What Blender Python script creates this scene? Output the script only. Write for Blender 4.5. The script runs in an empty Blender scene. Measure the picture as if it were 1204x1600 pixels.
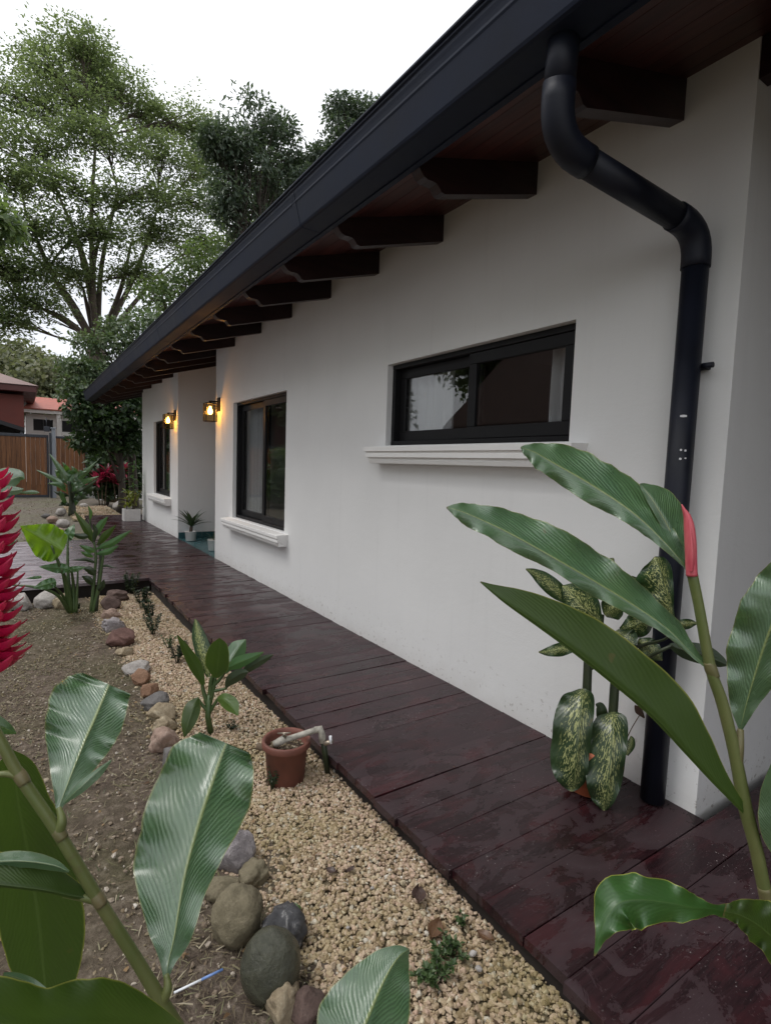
import bpy, bmesh, math, random
import numpy as np
from mathutils import Vector, Matrix, noise

random.seed(7)
RNG = np.random.default_rng(11)
sc = bpy.context.scene
COL = sc.collection
PI = math.pi

# ------------------------------------------------------------------ camera
CAM = Vector((0.0, 0.0, 1.4))
F = 854.93                       # focal length in pixels of the 1204x1600 photograph
ROWS = ((0.8328945928859514, -0.552401416779768, 0.03375310179895459),
        (-0.017946994336551433, -0.08791596453552854, -0.9959662085503062),
        (0.5531405811686838, 0.8289291030718448, -0.08313867658844425))
R_, D_, F_ = (Vector(r) for r in ROWS)
cam_data = bpy.data.cameras.new('camera')
cam = bpy.data.objects.new('camera', cam_data)
COL.objects.link(cam)
cam_data.sensor_fit = 'VERTICAL'
cam_data.sensor_height = 36.0
cam_data.lens = 36.0 * F / 1600.0
cam_data.clip_start = 0.02
cam_data.clip_end = 2000.0
m = Matrix.Identity(4)
for i in range(3):
    m[i][0] = R_[i]; m[i][1] = -D_[i]; m[i][2] = -F_[i]; m[i][3] = CAM[i]
cam.matrix_world = m
sc.camera = cam

# ------------------------------------------------------------------ sky, sun, exposure
SUN_EL, SUN_AZ = math.radians(62), math.radians(-70)     # azimuth from +Y towards +X
world = bpy.data.worlds.new('World'); sc.world = world; world.use_nodes = True
nt = world.node_tree; nt.nodes.clear()
w_out = nt.nodes.new('ShaderNodeOutputWorld')
w_bg = nt.nodes.new('ShaderNodeBackground'); w_bg.inputs['Strength'].default_value = 0.1
w_sky = nt.nodes.new('ShaderNodeTexSky'); w_sky.sky_type = 'NISHITA'; w_sky.sun_disc = False
w_sky.sun_elevation = SUN_EL; w_sky.sun_rotation = SUN_AZ
w_sky.air_density = 1.0; w_sky.dust_density = 4.0
w_tc = nt.nodes.new('ShaderNodeTexCoord')
w_no = nt.nodes.new('ShaderNodeTexNoise'); w_no.inputs['Scale'].default_value = 2.2; w_no.inputs['Detail'].default_value = 6
w_cr = nt.nodes.new('ShaderNodeValToRGB')
w_cr.color_ramp.elements[0].position = 0.3; w_cr.color_ramp.elements[0].color = (7.3, 7.6, 8.3, 1)
w_cr.color_ramp.elements[1].position = 0.7; w_cr.color_ramp.elements[1].color = (13.0, 13.0, 13.1, 1)
w_mx = nt.nodes.new('ShaderNodeMix'); w_mx.data_type = 'RGBA'; w_mx.inputs['Factor'].default_value = 0.88
nt.links.new(w_tc.outputs['Generated'], w_no.inputs['Vector'])
nt.links.new(w_no.outputs['Fac'], w_cr.inputs['Fac'])
nt.links.new(w_sky.outputs['Color'], w_mx.inputs['A'])
nt.links.new(w_cr.outputs['Color'], w_mx.inputs['B'])
nt.links.new(w_mx.outputs['Result'], w_bg.inputs['Color'])
nt.links.new(w_bg.outputs['Background'], w_out.inputs['Surface'])

sun_d = bpy.data.lights.new('sun', 'SUN'); sun_d.energy = 1.0; sun_d.angle = math.radians(25); sun_d.color = (1.0, 0.98, 0.95)
sun = bpy.data.objects.new('sun', sun_d); COL.objects.link(sun)
sdir = Vector((math.sin(SUN_AZ) * math.cos(SUN_EL), math.cos(SUN_AZ) * math.cos(SUN_EL), math.sin(SUN_EL)))
sun.rotation_euler = sdir.to_track_quat('Z', 'Y').to_euler()
sun.location = sdir * 60

vs = sc.view_settings
vs.view_transform = 'Standard'; vs.look = 'None'; vs.gamma = 1.0; vs.use_curve_mapping = False
vs.exposure = 0.38
sc.cycles.use_denoising = True
sc.cycles.max_bounces = 8
sc.cycles.transparent_max_bounces = 12
sc.cycles.caustics_reflective = False
sc.cycles.caustics_refractive = False

# ------------------------------------------------------------------ helpers
def at(u, v, d):
    """photo direction (u, v) at d metres in front of the camera"""
    u, v, d = float(u), float(v), float(d)
    return CAM + d * (F_ + R_ * ((u - 602) / F) + D_ * ((v - 800) / F))
def on_z(u, v, z):
    r = at(u, v, 1) - CAM
    return CAM + r * ((z - CAM.z) / r.z)
def on_y(u, v, y):
    r = at(u, v, 1) - CAM
    return CAM + r * (y / r.y)
def depth(p):
    return (Vector(p) - CAM).dot(F_)
def lerp(a, b, t): return a + (b - a) * t
def sstep(a, b, x):
    t = min(1, max(0, (x - a) / (b - a))); return t * t * (3 - 2 * t)

def link(o, parent=None):
    COL.objects.link(o)
    if parent is not None: o.parent = parent
    return o
def tag(o, label=None, cat=None, group=None, kind=None):
    if label: o['label'] = label
    if cat: o['category'] = cat
    if group: o['group'] = group
    if kind: o['kind'] = kind
    return o
def thing(name, label, cat, loc=(0, 0, 0), group=None, rz=0.0):
    o = bpy.data.objects.new(name, None); o.empty_display_size = 0.1
    o.location = loc; o.rotation_euler = (0, 0, rz)
    COL.objects.link(o)
    return tag(o, label, cat, group)
def struct(o):
    o['kind'] = 'structure'; return o

class MB:
    """collects geometry in world (or local) space, builds one mesh object"""
    def __init__(s): s.v = []; s.f = []; s.uv = {}; s.sm = []; s.mi = []; s.cur = 0
    def vert(s, p): s.v.append(tuple(p)); return len(s.v) - 1
    def face(s, idx, smooth=False, uv=None):
        if uv: s.uv[len(s.f)] = uv
        s.f.append(tuple(idx)); s.sm.append(smooth); s.mi.append(s.cur)
    def box(s, a, b):
        (x0, y0, z0), (x1, y1, z1) = a, b
        i = len(s.v)
        s.v += [(x0,y0,z0),(x1,y0,z0),(x1,y1,z0),(x0,y1,z0),(x0,y0,z1),(x1,y0,z1),(x1,y1,z1),(x0,y1,z1)]
        for q in ((0,3,2,1),(4,5,6,7),(0,1,5,4),(1,2,6,5),(2,3,7,6),(3,0,4,7)): s.face([i+k for k in q])
        return s
    def bbox(s, a, b, bev=0.004):
        """chamfered box"""
        bm = bmesh.new()
        bmesh.ops.create_cube(bm, size=1)
        a = Vector(a); b = Vector(b)
        for v in bm.verts:
            v.co = Vector(((a[k] + b[k]) / 2 + v.co[k] * (b[k] - a[k]) for k in range(3)))
        bmesh.ops.bevel(bm, geom=list(bm.edges), offset=bev, segments=1, affect='EDGES')
        s.addbm(bm); bm.free(); return s
    def addbm(s, bm, smooth=False):
        i = len(s.v); bm.verts.index_update()
        s.v += [tuple(v.co) for v in bm.verts]
        for f in bm.faces: s.face([i + v.index for v in f.verts], smooth)
    def tube(s, pts, radii, n=8, caps=True, smooth=True):
        pts = [Vector(p) for p in pts]
        if not hasattr(radii, '__len__'): radii = [radii] * len(pts)
        up = None; rings = []
        for k, p in enumerate(pts):
            if k == 0: t = pts[1] - p
            elif k == len(pts) - 1: t = p - pts[k-1]
            else: t = (pts[k+1] - p).normalized() + (p - pts[k-1]).normalized()
            if t.length < 1e-9: t = Vector((0, 0, 1))
            t.normalize()
            if up is None:
                up = Vector((0, 0, 1)) if abs(t.z) < 0.9 else Vector((1, 0, 0))
            a = t.cross(up)
            if a.length < 1e-6: a = t.cross(Vector((0.3, 1, 0.1)))
            a.normalize(); b = t.cross(a).normalized(); up = -b if False else a.cross(t).normalized()
            r = radii[k]; i = len(s.v)
            for j in range(n):
                c, q = math.cos(2*PI*j/n), math.sin(2*PI*j/n)
                s.v.append(tuple(p + a * (r*c) + up * (r*q)))
            rings.append(i)
        for k in range(len(rings) - 1):
            for j in range(n):
                j2 = (j + 1) % n
                s.face([rings[k]+j, rings[k]+j2, rings[k+1]+j2, rings[k+1]+j], smooth)
        if caps:
            s.face([rings[0]+j for j in range(n)][::-1]); s.face([rings[-1]+j for j in range(n)])
        return s
    def lathe(s, prof, n=24, c=(0,0,0), smooth=True):
        i0 = len(s.v)
        for (r, z) in prof:
            for j in range(n):
                s.v.append((c[0] + r*math.cos(2*PI*j/n), c[1] + r*math.sin(2*PI*j/n), c[2] + z))
        for k in range(len(prof) - 1):
            for j in range(n):
                j2 = (j+1) % n
                s.face([i0+k*n+j, i0+k*n+j2, i0+(k+1)*n+j2, i0+(k+1)*n+j], smooth)
        return s
    def prism_y(s, prof, y0, y1):
        """extrude an (x, z) outline along y"""
        n = len(prof); i = len(s.v)
        s.v += [(x, y0, z) for x, z in prof] + [(x, y1, z) for x, z in prof]
        for k in range(n):
            k2 = (k+1) % n; s.face([i+k, i+k2, i+n+k2, i+n+k])
        s.face([i+k for k in range(n)][::-1]); s.face([i+n+k for k in range(n)])
        return s
    def mesh(s, name):
        me = bpy.data.meshes.new(name)
        me.from_pydata(s.v, [], s.f)
        me.polygons.foreach_set('use_smooth', s.sm)
        me.polygons.foreach_set('material_index', s.mi)
        if s.uv:
            lay = me.uv_layers.new(name='UVMap')
            for fi, uvs in s.uv.items():
                p = me.polygons[fi]
                for li, uv in zip(p.loop_indices, uvs): lay.data[li].uv = uv
        me.update(); return me
    def build(s, name, mat, parent=None, fix=True):
        me = s.mesh(name)
        for mm in (mat if isinstance(mat, (list, tuple)) else [mat]): me.materials.append(mm)
        if fix:
            bm = bmesh.new(); bm.from_mesh(me)
            bmesh.ops.recalc_face_normals(bm, faces=bm.faces); bm.to_mesh(me); bm.free()
        return link(bpy.data.objects.new(name, me), parent)

def np_mesh(name, verts, faces, mat, parent=None, smooth=False):
    """verts (N,3), faces (M,k) arrays"""
    me = bpy.data.meshes.new(name)
    k = faces.shape[1]
    me.vertices.add(len(verts)); me.vertices.foreach_set('co', verts.astype(np.float32).ravel())
    me.loops.add(faces.size); me.loops.foreach_set('vertex_index', faces.astype(np.int32).ravel())
    me.polygons.add(len(faces))
    me.polygons.foreach_set('loop_start', np.arange(0, faces.size, k, dtype=np.int32))
    me.polygons.foreach_set('use_smooth', np.full(len(faces), smooth))
    me.update(calc_edges=True); me.validate()
    me.materials.append(mat)
    return link(bpy.data.objects.new(name, me), parent)

# ------------------------------------------------------------------ materials
class NT:
    def __init__(s, name):
        s.mat = bpy.data.materials.new(name); s.mat.use_nodes = True
        s.t = s.mat.node_tree; s.t.nodes.clear()
        s.out = s.n('ShaderNodeOutputMaterial')
    def n(s, typ, **kw):
        x = s.t.nodes.new(typ)
        for k, v in kw.items():
            if k.startswith('i_'):
                x.inputs[k[2:].replace('_', ' ')].default_value = v
            else: setattr(x, k, v)
        return x
    def l(s, a, b): s.t.links.new(a, b)
    def noise(s, scale, detail=4, rough=0.55, vec=None, dist=0.0):
        x = s.n('ShaderNodeTexNoise'); x.inputs['Scale'].default_value = scale
        x.inputs['Detail'].default_value = detail; x.inputs['Roughness'].default_value = rough
        x.inputs['Distortion'].default_value = dist
        if vec is not None: s.l(vec, x.inputs['Vector'])
        return x
    def ramp(s, fac, stops):
        x = s.n('ShaderNodeValToRGB'); e = x.color_ramp.elements
        while len(e) < len(stops): e.new(0.5)
        for k, (p, c) in enumerate(stops):
            e[k].position = p; e[k].color = (c, c, c, 1) if not hasattr(c, '__len__') else (*c[:3], 1)
        s.l(fac, x.inputs['Fac']); return x.outputs['Color']
    def mix(s, fac, a, b, mode='MIX'):
        x = s.n('ShaderNodeMix', data_type='RGBA', blend_type=mode)
        for key, val in (('Factor', fac), ('A', a), ('B', b)):
            if hasattr(val, 'is_output'): s.l(val, x.inputs[key])
            elif key == 'Factor': x.inputs[key].default_value = val
            else: x.inputs[key].default_value = (*val[:3], 1)
        return x.outputs['Result']
    def math(s, op, a, b=None, clamp=False):
        x = s.n('ShaderNodeMath', operation=op, use_clamp=clamp)
        for k, val in enumerate((a, b)):
            if val is None: continue
            if hasattr(val, 'is_output'): s.l(val, x.inputs[k])
            else: x.inputs[k].default_value = val
        return x.outputs[0]
    def coords(s, kind='Object', scale=None):
        tc = s.n('ShaderNodeTexCoord')
        if scale is None: return tc.outputs[kind]
        mp = s.n('ShaderNodeMapping'); mp.inputs['Scale'].default_value = scale
        s.l(tc.outputs[kind], mp.inputs['Vector']); return mp.outputs['Vector']
    def world(s, scale=(1,1,1)):
        g = s.n('ShaderNodeNewGeometry'); mp = s.n('ShaderNodeMapping'); mp.inputs['Scale'].default_value = scale
        s.l(g.outputs['Position'], mp.inputs['Vector']); return mp.outputs['Vector']
    def island(s): return s.n('ShaderNodeNewGeometry').outputs['Random Per Island']
    def bump(s, h, strength=0.3, dist=0.01, normal=None):
        x = s.n('ShaderNodeBump'); x.inputs['Strength'].default_value = strength; x.inputs['Distance'].default_value = dist
        s.l(h, x.inputs['Height'])
        if normal is not None: s.l(normal, x.inputs['Normal'])
        return x.outputs['Normal']
    def prin(s, color, rough=0.5, normal=None, spec=0.5, **kw):
        p = s.n('ShaderNodeBsdfPrincipled')
        for key, val in (('Base Color', color), ('Roughness', rough), ('Specular IOR Level', spec)):
            if hasattr(val, 'is_output'): s.l(val, p.inputs[key])
            elif key == 'Base Color': p.inputs[key].default_value = (*val[:3], 1)
            else: p.inputs[key].default_value = val
        for k, v in kw.items(): p.inputs[k.replace('_', ' ')].default_value = v
        if normal is not None: s.l(normal, p.inputs['Normal'])
        return p
    def done(s, shader):
        s.l(shader.outputs[0] if not hasattr(shader, 'is_output') else shader, s.out.inputs['Surface']); return s.mat
    def leafy(s, prin, tcol, fac=0.3):
        tr = s.n('ShaderNodeBsdfTranslucent')
        if hasattr(tcol, 'is_output'): s.l(tcol, tr.inputs['Color'])
        else: tr.inputs['Color'].default_value = (*tcol, 1)
        mx = s.n('ShaderNodeMixShader'); mx.inputs[0].default_value = fac
        s.l(prin.outputs[0], mx.inputs[1]); s.l(tr.outputs[0], mx.inputs[2])
        s.l(mx.outputs[0], s.out.inputs['Surface']); return s.mat

M = {}
def simple(name, col, rough=0.5, var=0.15, scale=8.0, bump=0.0, bscale=60.0, metallic=0.0, spec=0.5):
    t = NT(name)
    vec = t.world()
    nz = t.noise(scale, 5, 0.6, vec)
    lo = tuple(c * (1 - var) for c in col); hi = tuple(min(1, c * (1 + var)) for c in col)
    c = t.ramp(nz.outputs['Fac'], [(0.3, lo), (0.7, hi)])
    nrm = None
    if bump:
        b = t.noise(bscale, 4, 0.6, vec); nrm = t.bump(b.outputs['Fac'], bump, 0.01)
    r = t.ramp(nz.outputs['Fac'], [(0.3, max(0, rough - 0.06)), (0.7, min(1, rough + 0.06))])
    p = t.prin(c, r, nrm, spec); p.inputs['Metallic'].default_value = metallic
    M[name] = t.done(p); return M[name]

# painted plaster
def mk_plaster(name, col):
    t = NT(name); vec = t.world()
    big = t.noise(0.9, 5, 0.55, vec); fine = t.noise(90, 3, 0.6, vec); mid = t.noise(7, 5, 0.6, vec)
    c = t.ramp(big.outputs['Fac'], [(0.3, tuple(x*0.955 for x in col)), (0.7, tuple(min(1, x*1.03) for x in col))])
    # grime splashed up from the deck
    g = t.n('ShaderNodeNewGeometry'); sep = t.n('ShaderNodeSeparateXYZ'); t.l(g.outputs['Position'], sep.inputs[0])
    low = t.math('ADD', sep.outputs['Z'], t.math('MULTIPLY', mid.outputs['Fac'], 0.25))
    k = t.ramp(low, [(0.08, 0.45), (0.26, 0.0)])
    c = t.mix(k, c, tuple(x * y for x, y in zip(col, (0.72, 0.69, 0.66))))
    tro = t.noise(3.2, 6, 0.6, t.world((1, 1, 2.6)), 1.2)
    stk = t.noise(1.4, 5, 0.6, t.world((9, 9, 0.5)))
    c = t.mix(t.ramp(stk.outputs['Fac'], [(0.58, 0.0), (0.78, 0.22)]), c, tuple(x * 0.80 for x in col))
    spk = t.noise(38, 3, 0.6, vec)
    sk = t.math('MULTIPLY', t.ramp(spk.outputs['Fac'], [(0.62, 0.0), (0.68, 0.7)]), t.ramp(low, [(0.10, 0.9), (0.42, 0.0)]))
    c = t.mix(sk, c, (0.25, 0.21, 0.18))
    n0 = t.bump(tro.outputs['Fac'], 0.07, 0.02)
    n1 = t.bump(mid.outputs['Fac'], 0.09, 0.015, n0); n2 = t.bump(fine.outputs['Fac'], 0.14, 0.004, n1)
    M[name] = t.done(t.prin(c, 0.82, n2, 0.25))
mk_plaster('plaster', (0.80, 0.80, 0.79))
mk_plaster('sill_paint', (0.82, 0.81, 0.79))

# dark stained deck timber
def mk_deck():
    t = NT('deck_wood'); oi = t.n('ShaderNodeObjectInfo')
    vec = t.world()
    off = t.n('ShaderNodeVectorMath', operation='ADD'); t.l(vec, off.inputs[0])
    cmb = t.n('ShaderNodeCombineXYZ'); t.l(t.math('MULTIPLY', oi.outputs['Random'], 37.0), cmb.inputs[0]); t.l(cmb.outputs[0], off.inputs[1])
    mp = t.n('ShaderNodeMapping'); mp.inputs['Scale'].default_value = (2.2, 30, 8); t.l(off.outputs[0], mp.inputs['Vector'])
    grain = t.noise(1.6, 9, 0.68, mp.outputs['Vector'], 0.6)
    mp2 = t.n('ShaderNodeMapping'); mp2.inputs['Scale'].default_value = (1.5, 4.2, 3); t.l(off.outputs[0], mp2.inputs['Vector'])
    patch = t.noise(2.2, 7, 0.66, mp2.outputs['Vector'], 0.5)
    mp3 = t.n('ShaderNodeMapping'); mp3.inputs['Scale'].default_value = (2.0, 3.6, 3); t.l(vec, mp3.inputs['Vector'])
    wear = t.noise(1.7, 8, 0.68, mp3.outputs['Vector'], 0.7)
    scr = t.noise(9, 8, 0.72, mp.outputs['Vector'], 0.3)
    c = t.ramp(grain.outputs['Fac'], [(0.25, (0.009, 0.004, 0.005)), (0.55, (0.022, 0.009, 0.011)), (0.8, (0.042, 0.019, 0.021))])
    red = t.ramp(patch.outputs['Fac'], [(0.48, 0.0), (0.62, 0.7)])
    c = t.mix(red, c, (0.050, 0.012, 0.015))
    gry = t.ramp(wear.outputs['Fac'], [(0.485, 0.0), (0.505, 0.5), (0.70, 0.85)])
    c = t.mix(gry, c, (0.052, 0.034, 0.038))
    scm = t.noise(2.4, 4, 0.6, vec)
    c = t.mix(t.math('MULTIPLY', t.ramp(scr.outputs['Fac'], [(0.55, 0.0), (0.68, 0.6)]), t.ramp(scm.outputs['Fac'], [(0.42, 0.08), (0.66, 1.0)])), c, (0.12, 0.10, 0.105))
    # open side walkway paled: sky reflection on wet boards put into the colour
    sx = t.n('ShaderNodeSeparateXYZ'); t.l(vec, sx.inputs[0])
    sky_sheen = t.math('MULTIPLY', t.ramp(t.math('ADD', t.math('MULTIPLY', sx.outputs['X'], -0.4), 0.55), [(0.05, 0.0), (0.55, 1.0)]), t.ramp(patch.outputs['Fac'], [(0.25, 0.85), (0.75, 0.35)]))
    c = t.mix(sky_sheen, c, (0.46, 0.42, 0.45))
    val = t.n('ShaderNodeHueSaturation'); t.l(c, val.inputs['Color'])
    t.l(t.math('ADD', t.math('MULTIPLY', oi.outputs['Random'], 0.28), 0.86), val.inputs['Value'])
    fl = t.noise(130, 2, 0.5, vec); fm = t.noise(4, 3, 0.5, vec)
    fk = t.math('MULTIPLY', t.ramp(fl.outputs['Fac'], [(0.68, 0.0), (0.74, 0.8)]), t.ramp(fm.outputs['Fac'], [(0.45, 0.0), (0.65, 1.0)]))
    c2 = t.mix(fk, val.outputs['Color'], (0.40, 0.38, 0.37))
    rough = t.ramp(wear.outputs['Fac'], [(0.40, 0.17), (0.485, 0.24), (0.515, 0.42), (0.75, 0.55)])
    nb = t.bump(grain.outputs['Fac'], 0.16, 0.004); nb2 = t.bump(scr.outputs['Fac'], 0.10, 0.003, nb)
    M['deck_wood'] = t.done(t.prin(c2, rough, nb2, 0.28))
mk_deck()
def mk_wood(name, lo, hi, scale, rough=0.4, board=None):
    t = NT(name); vec = t.world(scale)
    g = t.noise(2.0, 8, 0.62, vec, 0.5)
    c = t.ramp(g.outputs['Fac'], [(0.3, lo), (0.7, hi)])
    oi = t.n('ShaderNodeObjectInfo'); hs = t.n('ShaderNodeHueSaturation'); t.l(c, hs.inputs['Color'])
    t.l(t.math('ADD', t.math('MULTIPLY', oi.outputs['Random'], 0.5), 0.75), hs.inputs['Value'])
    M[name] = t.done(t.prin(hs.outputs['Color'], rough, t.bump(g.outputs['Fac'], 0.25, 0.005), 0.45))
mk_wood('soffit_wood', (0.040, 0.012, 0.011), (0.095, 0.028, 0.022), (9, 1.2, 9), 0.38)
mk_wood('rafter_wood', (0.012, 0.006, 0.007), (0.030, 0.012, 0.012), (1.2, 12, 12), 0.42)
mk_wood('gate_wood', (0.10, 0.038, 0.014), (0.24, 0.10, 0.035), (14, 14, 1.0), 0.55)
simple('gutter_paint', (0.010, 0.015, 0.031), 0.58, 0.28, 3.0, 0.05, 40, spec=0.25)
simple('pipe_paint', (0.0075, 0.0095, 0.018), 0.50, 0.3, 5.0, 0.08, 30, spec=0.35)
simple('frame_black', (0.006, 0.006, 0.007), 0.5, 0.2, 6.0, spec=0.3)
simple('frame_dark', (0.035, 0.033, 0.034), 0.4, 0.2, 6.0)
simple('lantern_metal', (0.020, 0.014, 0.010), 0.45, 0.2, 20.0, metallic=0.6)
simple('teal_tile', (0.035, 0.095, 0.105), 0.25, 0.25, 12.0)
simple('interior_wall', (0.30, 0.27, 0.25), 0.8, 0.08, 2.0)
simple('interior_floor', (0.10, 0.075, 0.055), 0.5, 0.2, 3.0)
simple('roof_tile_red', (0.38, 0.11, 0.075), 0.6, 0.2, 3.0)
simple('roof_pink', (0.36, 0.24, 0.22), 0.6, 0.12, 3.0)
simple('red_wall', (0.15, 0.038, 0.028), 0.75, 0.12, 2.0, 0.1, 40)
simple('red_fascia', (0.10, 0.025, 0.022), 0.5, 0.12, 2.0)
simple('white_paint', (0.74, 0.73, 0.71), 0.6, 0.06, 4.0)
simple('grey_metal', (0.23, 0.25, 0.28), 0.45, 0.12, 8.0)
simple('dark_metal', (0.03, 0.035, 0.045), 0.45, 0.2, 8.0)
simple('concrete', (0.30, 0.30, 0.28), 0.85, 0.2, 5.0, 0.2, 60)
simple('black_sheet', (0.012, 0.012, 0.014), 0.6, 0.2, 3.0)
simple('pvc', (0.36, 0.34, 0.29), 0.55, 0.35, 40.0)
simple('brass', (0.35, 0.30, 0.24), 0.35, 0.2, 30.0, metallic=0.7)
simple('terracotta', (0.165, 0.062, 0.044), 0.65, 0.22, 18.0, 0.12, 90)
simple('terracotta_bright', (0.42, 0.115, 0.05), 0.55, 0.15, 18.0, 0.1, 90)
simple('white_pot', (0.68, 0.68, 0.66), 0.5, 0.06, 10.0)
simple('planter_white', (0.60, 0.59, 0.57), 0.6, 0.14, 10.0)
simple('potting_soil', (0.045, 0.028, 0.018), 0.95, 0.4, 60.0, 0.8, 120)
simple('bark', (0.10, 0.078, 0.062), 0.9, 0.35, 6.0, 0.7, 25)
simple('bark_dark', (0.06, 0.048, 0.04), 0.9, 0.35, 6.0, 0.7, 25)
simple('twig', (0.12, 0.085, 0.055), 0.85, 0.3, 20.0)
simple('plastic_blue', (0.16, 0.27, 0.55), 0.4, 0.1, 60.0)
simple('plastic_white', (0.75, 0.77, 0.80), 0.4, 0.05, 60.0)
simple('paper_white', (0.72, 0.72, 0.74), 0.7, 0.06, 60.0)
simple('brown_roof', (0.075, 0.042, 0.032), 0.8, 0.2, 2.0)
simple('neighbour_wall', (0.50, 0.53, 0.58), 0.8, 0.08, 2.0)
simple('under_deck', (0.018, 0.013, 0.011), 0.9, 0.3, 8.0)

def mk_glass():
    def pane(name, tint, f0, rough):
        t = NT(name)
        tr = t.n('ShaderNodeBsdfTransparent'); tr.inputs['Color'].default_value = (*tint, 1)
        gl = t.n('ShaderNodeBsdfGlossy'); gl.inputs['Roughness'].default_value = rough
        lw = t.n('ShaderNodeLayerWeight'); lw.inputs['Blend'].default_value = 0.5
        f = t.math('ADD', t.math('MULTIPLY', t.math('POWER', lw.outputs['Facing'], 5.0), 1 - f0), f0)
        mx = t.n('ShaderNodeMixShader'); t.l(f, mx.inputs[0]); t.l(tr.outputs[0], mx.inputs[1]); t.l(gl.outputs[0], mx.inputs[2])
        M[name] = t.done(mx)
    pane('window_glass', (0.90, 0.91, 0.91), 0.07, 0.008)
    pane('lantern_glass', (0.98, 0.90, 0.72), 0.04, 0.05)
    t = NT('bulb_glow'); em = t.n('ShaderNodeEmission'); em.inputs['Color'].default_value = (1.0, 0.56, 0.14, 1); em.inputs['Strength'].default_value = 26
    M['bulb_glow'] = t.done(em)
    t = NT('curtain_cloth')
    d = t.n('ShaderNodeBsdfDiffuse'); d.inputs['Color'].default_value = (0.80, 0.81, 0.83, 1)
    r = t.n('ShaderNodeBsdfTranslucent'); r.inputs['Color'].default_value = (0.6, 0.6, 0.6, 1)
    mx = t.n('ShaderNodeMixShader'); mx.inputs[0].default_value = 0.4; t.l(d.outputs[0], mx.inputs[1]); t.l(r.outputs[0], mx.inputs[2])
    M['curtain_cloth'] = t.done(mx)
mk_glass()

# soil with bits, driveway, gravel bed
def mk_soil(name, a, b, c3, scale=1.0):
    t = NT(name); vec = t.world()
    n1 = t.noise(1.3*scale, 6, 0.6, vec); n2 = t.noise(22*scale, 6, 0.7, vec); n3 = t.noise(110*scale, 4, 0.7, vec)
    c = t.ramp(n2.outputs['Fac'], [(0.32, a), (0.52, b), (0.72, c3)])
    g = t.ramp(n1.outputs['Fac'], [(0.42, 0.0), (0.66, 0.5)])
    c = t.mix(g, c, tuple(x*y for x, y in zip(b, (0.80, 1.05, 0.62))))
    f = t.ramp(n3.outputs['Fac'], [(0.62, 0.0), (0.74, 0.6)])
    c = t.mix(f, c, tuple(min(1, x*2.6) for x in b))
    h = t.math('ADD', n2.outputs['Fac'], t.math('MULTIPLY', n3.outputs['Fac'], 0.6))
    M[name] = t.done(t.prin(c, 0.95, t.bump(h, 0.9, 0.02), 0.2))
mk_soil('soil', (0.060, 0.044, 0.034), (0.135, 0.104, 0.080), (0.27, 0.22, 0.175))
mk_soil('yard_earth', (0.10, 0.085, 0.07), (0.17, 0.145, 0.12), (0.26, 0.23, 0.20), 0.5)
mk_soil('gravel_bed', (0.10, 0.075, 0.045), (0.20, 0.155, 0.10), (0.32, 0.26, 0.18), 1.6)
def mk_pebble(name, stops, rough=0.75):
    t = NT(name); c = t.ramp(t.island(), stops)
    vec = t.world(); n = t.noise(60, 4, 0.6, vec)
    c = t.mix(t.ramp(n.outputs['Fac'], [(0.35, 0.55), (0.65, 0.0)]), c, (0.19, 0.14, 0.07))
    big = t.noise(1.6, 3, 0.5, vec)
    c = t.mix(t.ramp(big.outputs['Fac'], [(0.48, 0.0), (0.68, 0.45)]), c, (0.23, 0.20, 0.07))
    M[name] = t.done(t.prin(c, rough, t.bump(n.outputs['Fac'], 0.4, 0.004), 0.3))
mk_pebble('pebbles', [(0.0, (0.22, 0.155, 0.09)), (0.12, (0.38, 0.28, 0.19)), (0.35, (0.50, 0.39, 0.26)), (0.55, (0.60, 0.47, 0.36)), (0.75, (0.58, 0.41, 0.32)), (0.9, (0.62, 0.54, 0.38)), (1.0, (0.66, 0.62, 0.56))])
mk_pebble('chips', [(0.0, (0.14, 0.105, 0.08)), (0.5, (0.26, 0.21, 0.165)), (0.85, (0.36, 0.31, 0.26)), (1.0, (0.58, 0.53, 0.47))])

def mk_rock(name, cols, rough=0.75, scale=9, streak=None):
    t = NT(name); vec = t.world()
    n = t.noise(scale*1.7, 9, 0.70, vec, 0.5); n2 = t.noise(scale*11, 6, 0.7, vec)
    c = t.ramp(n.outputs['Fac'], [(0.3, cols[0]), (0.55, cols[1]), (0.75, cols[2])])
    c = t.mix(t.ramp(n2.outputs['Fac'], [(0.42, 0.0), (0.62, 0.3)]), c, tuple(x*0.45 for x in cols[0]))
    if streak: c = t.mix(t.ramp(n.outputs['Fac'], [(0.56, 0.0), (0.66, 0.8)]), c, streak)
    h = t.math('ADD', n.outputs['Fac'], t.math('MULTIPLY', n2.outputs['Fac'], 0.35))
    M[name] = t.done(t.prin(c, rough, t.bump(h, 0.7, 0.018), 0.4))
mk_rock('rock_tan', ((0.14, 0.12, 0.075), (0.21, 0.18, 0.115), (0.27, 0.23, 0.16)))
mk_rock('rock_olive', ((0.040, 0.042, 0.030), (0.070, 0.072, 0.050), (0.11, 0.11, 0.08)), 0.22, 7)
mk_rock('rock_dark', ((0.035, 0.035, 0.038), (0.08, 0.08, 0.085), (0.16, 0.16, 0.16)), 0.45, 12, (0.40, 0.39, 0.38))
mk_rock('rock_cream', ((0.24, 0.185, 0.115), (0.38, 0.31, 0.21), (0.50, 0.44, 0.33)), 0.85, 14)
mk_rock('rock_white', ((0.30, 0.27, 0.25), (0.45, 0.42, 0.39), (0.58, 0.55, 0.52)), 0.8, 10)
mk_rock('rock_marble', ((0.16, 0.14, 0.15), (0.33, 0.30, 0.30), (0.52, 0.48, 0.46)), 0.7, 12)
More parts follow.
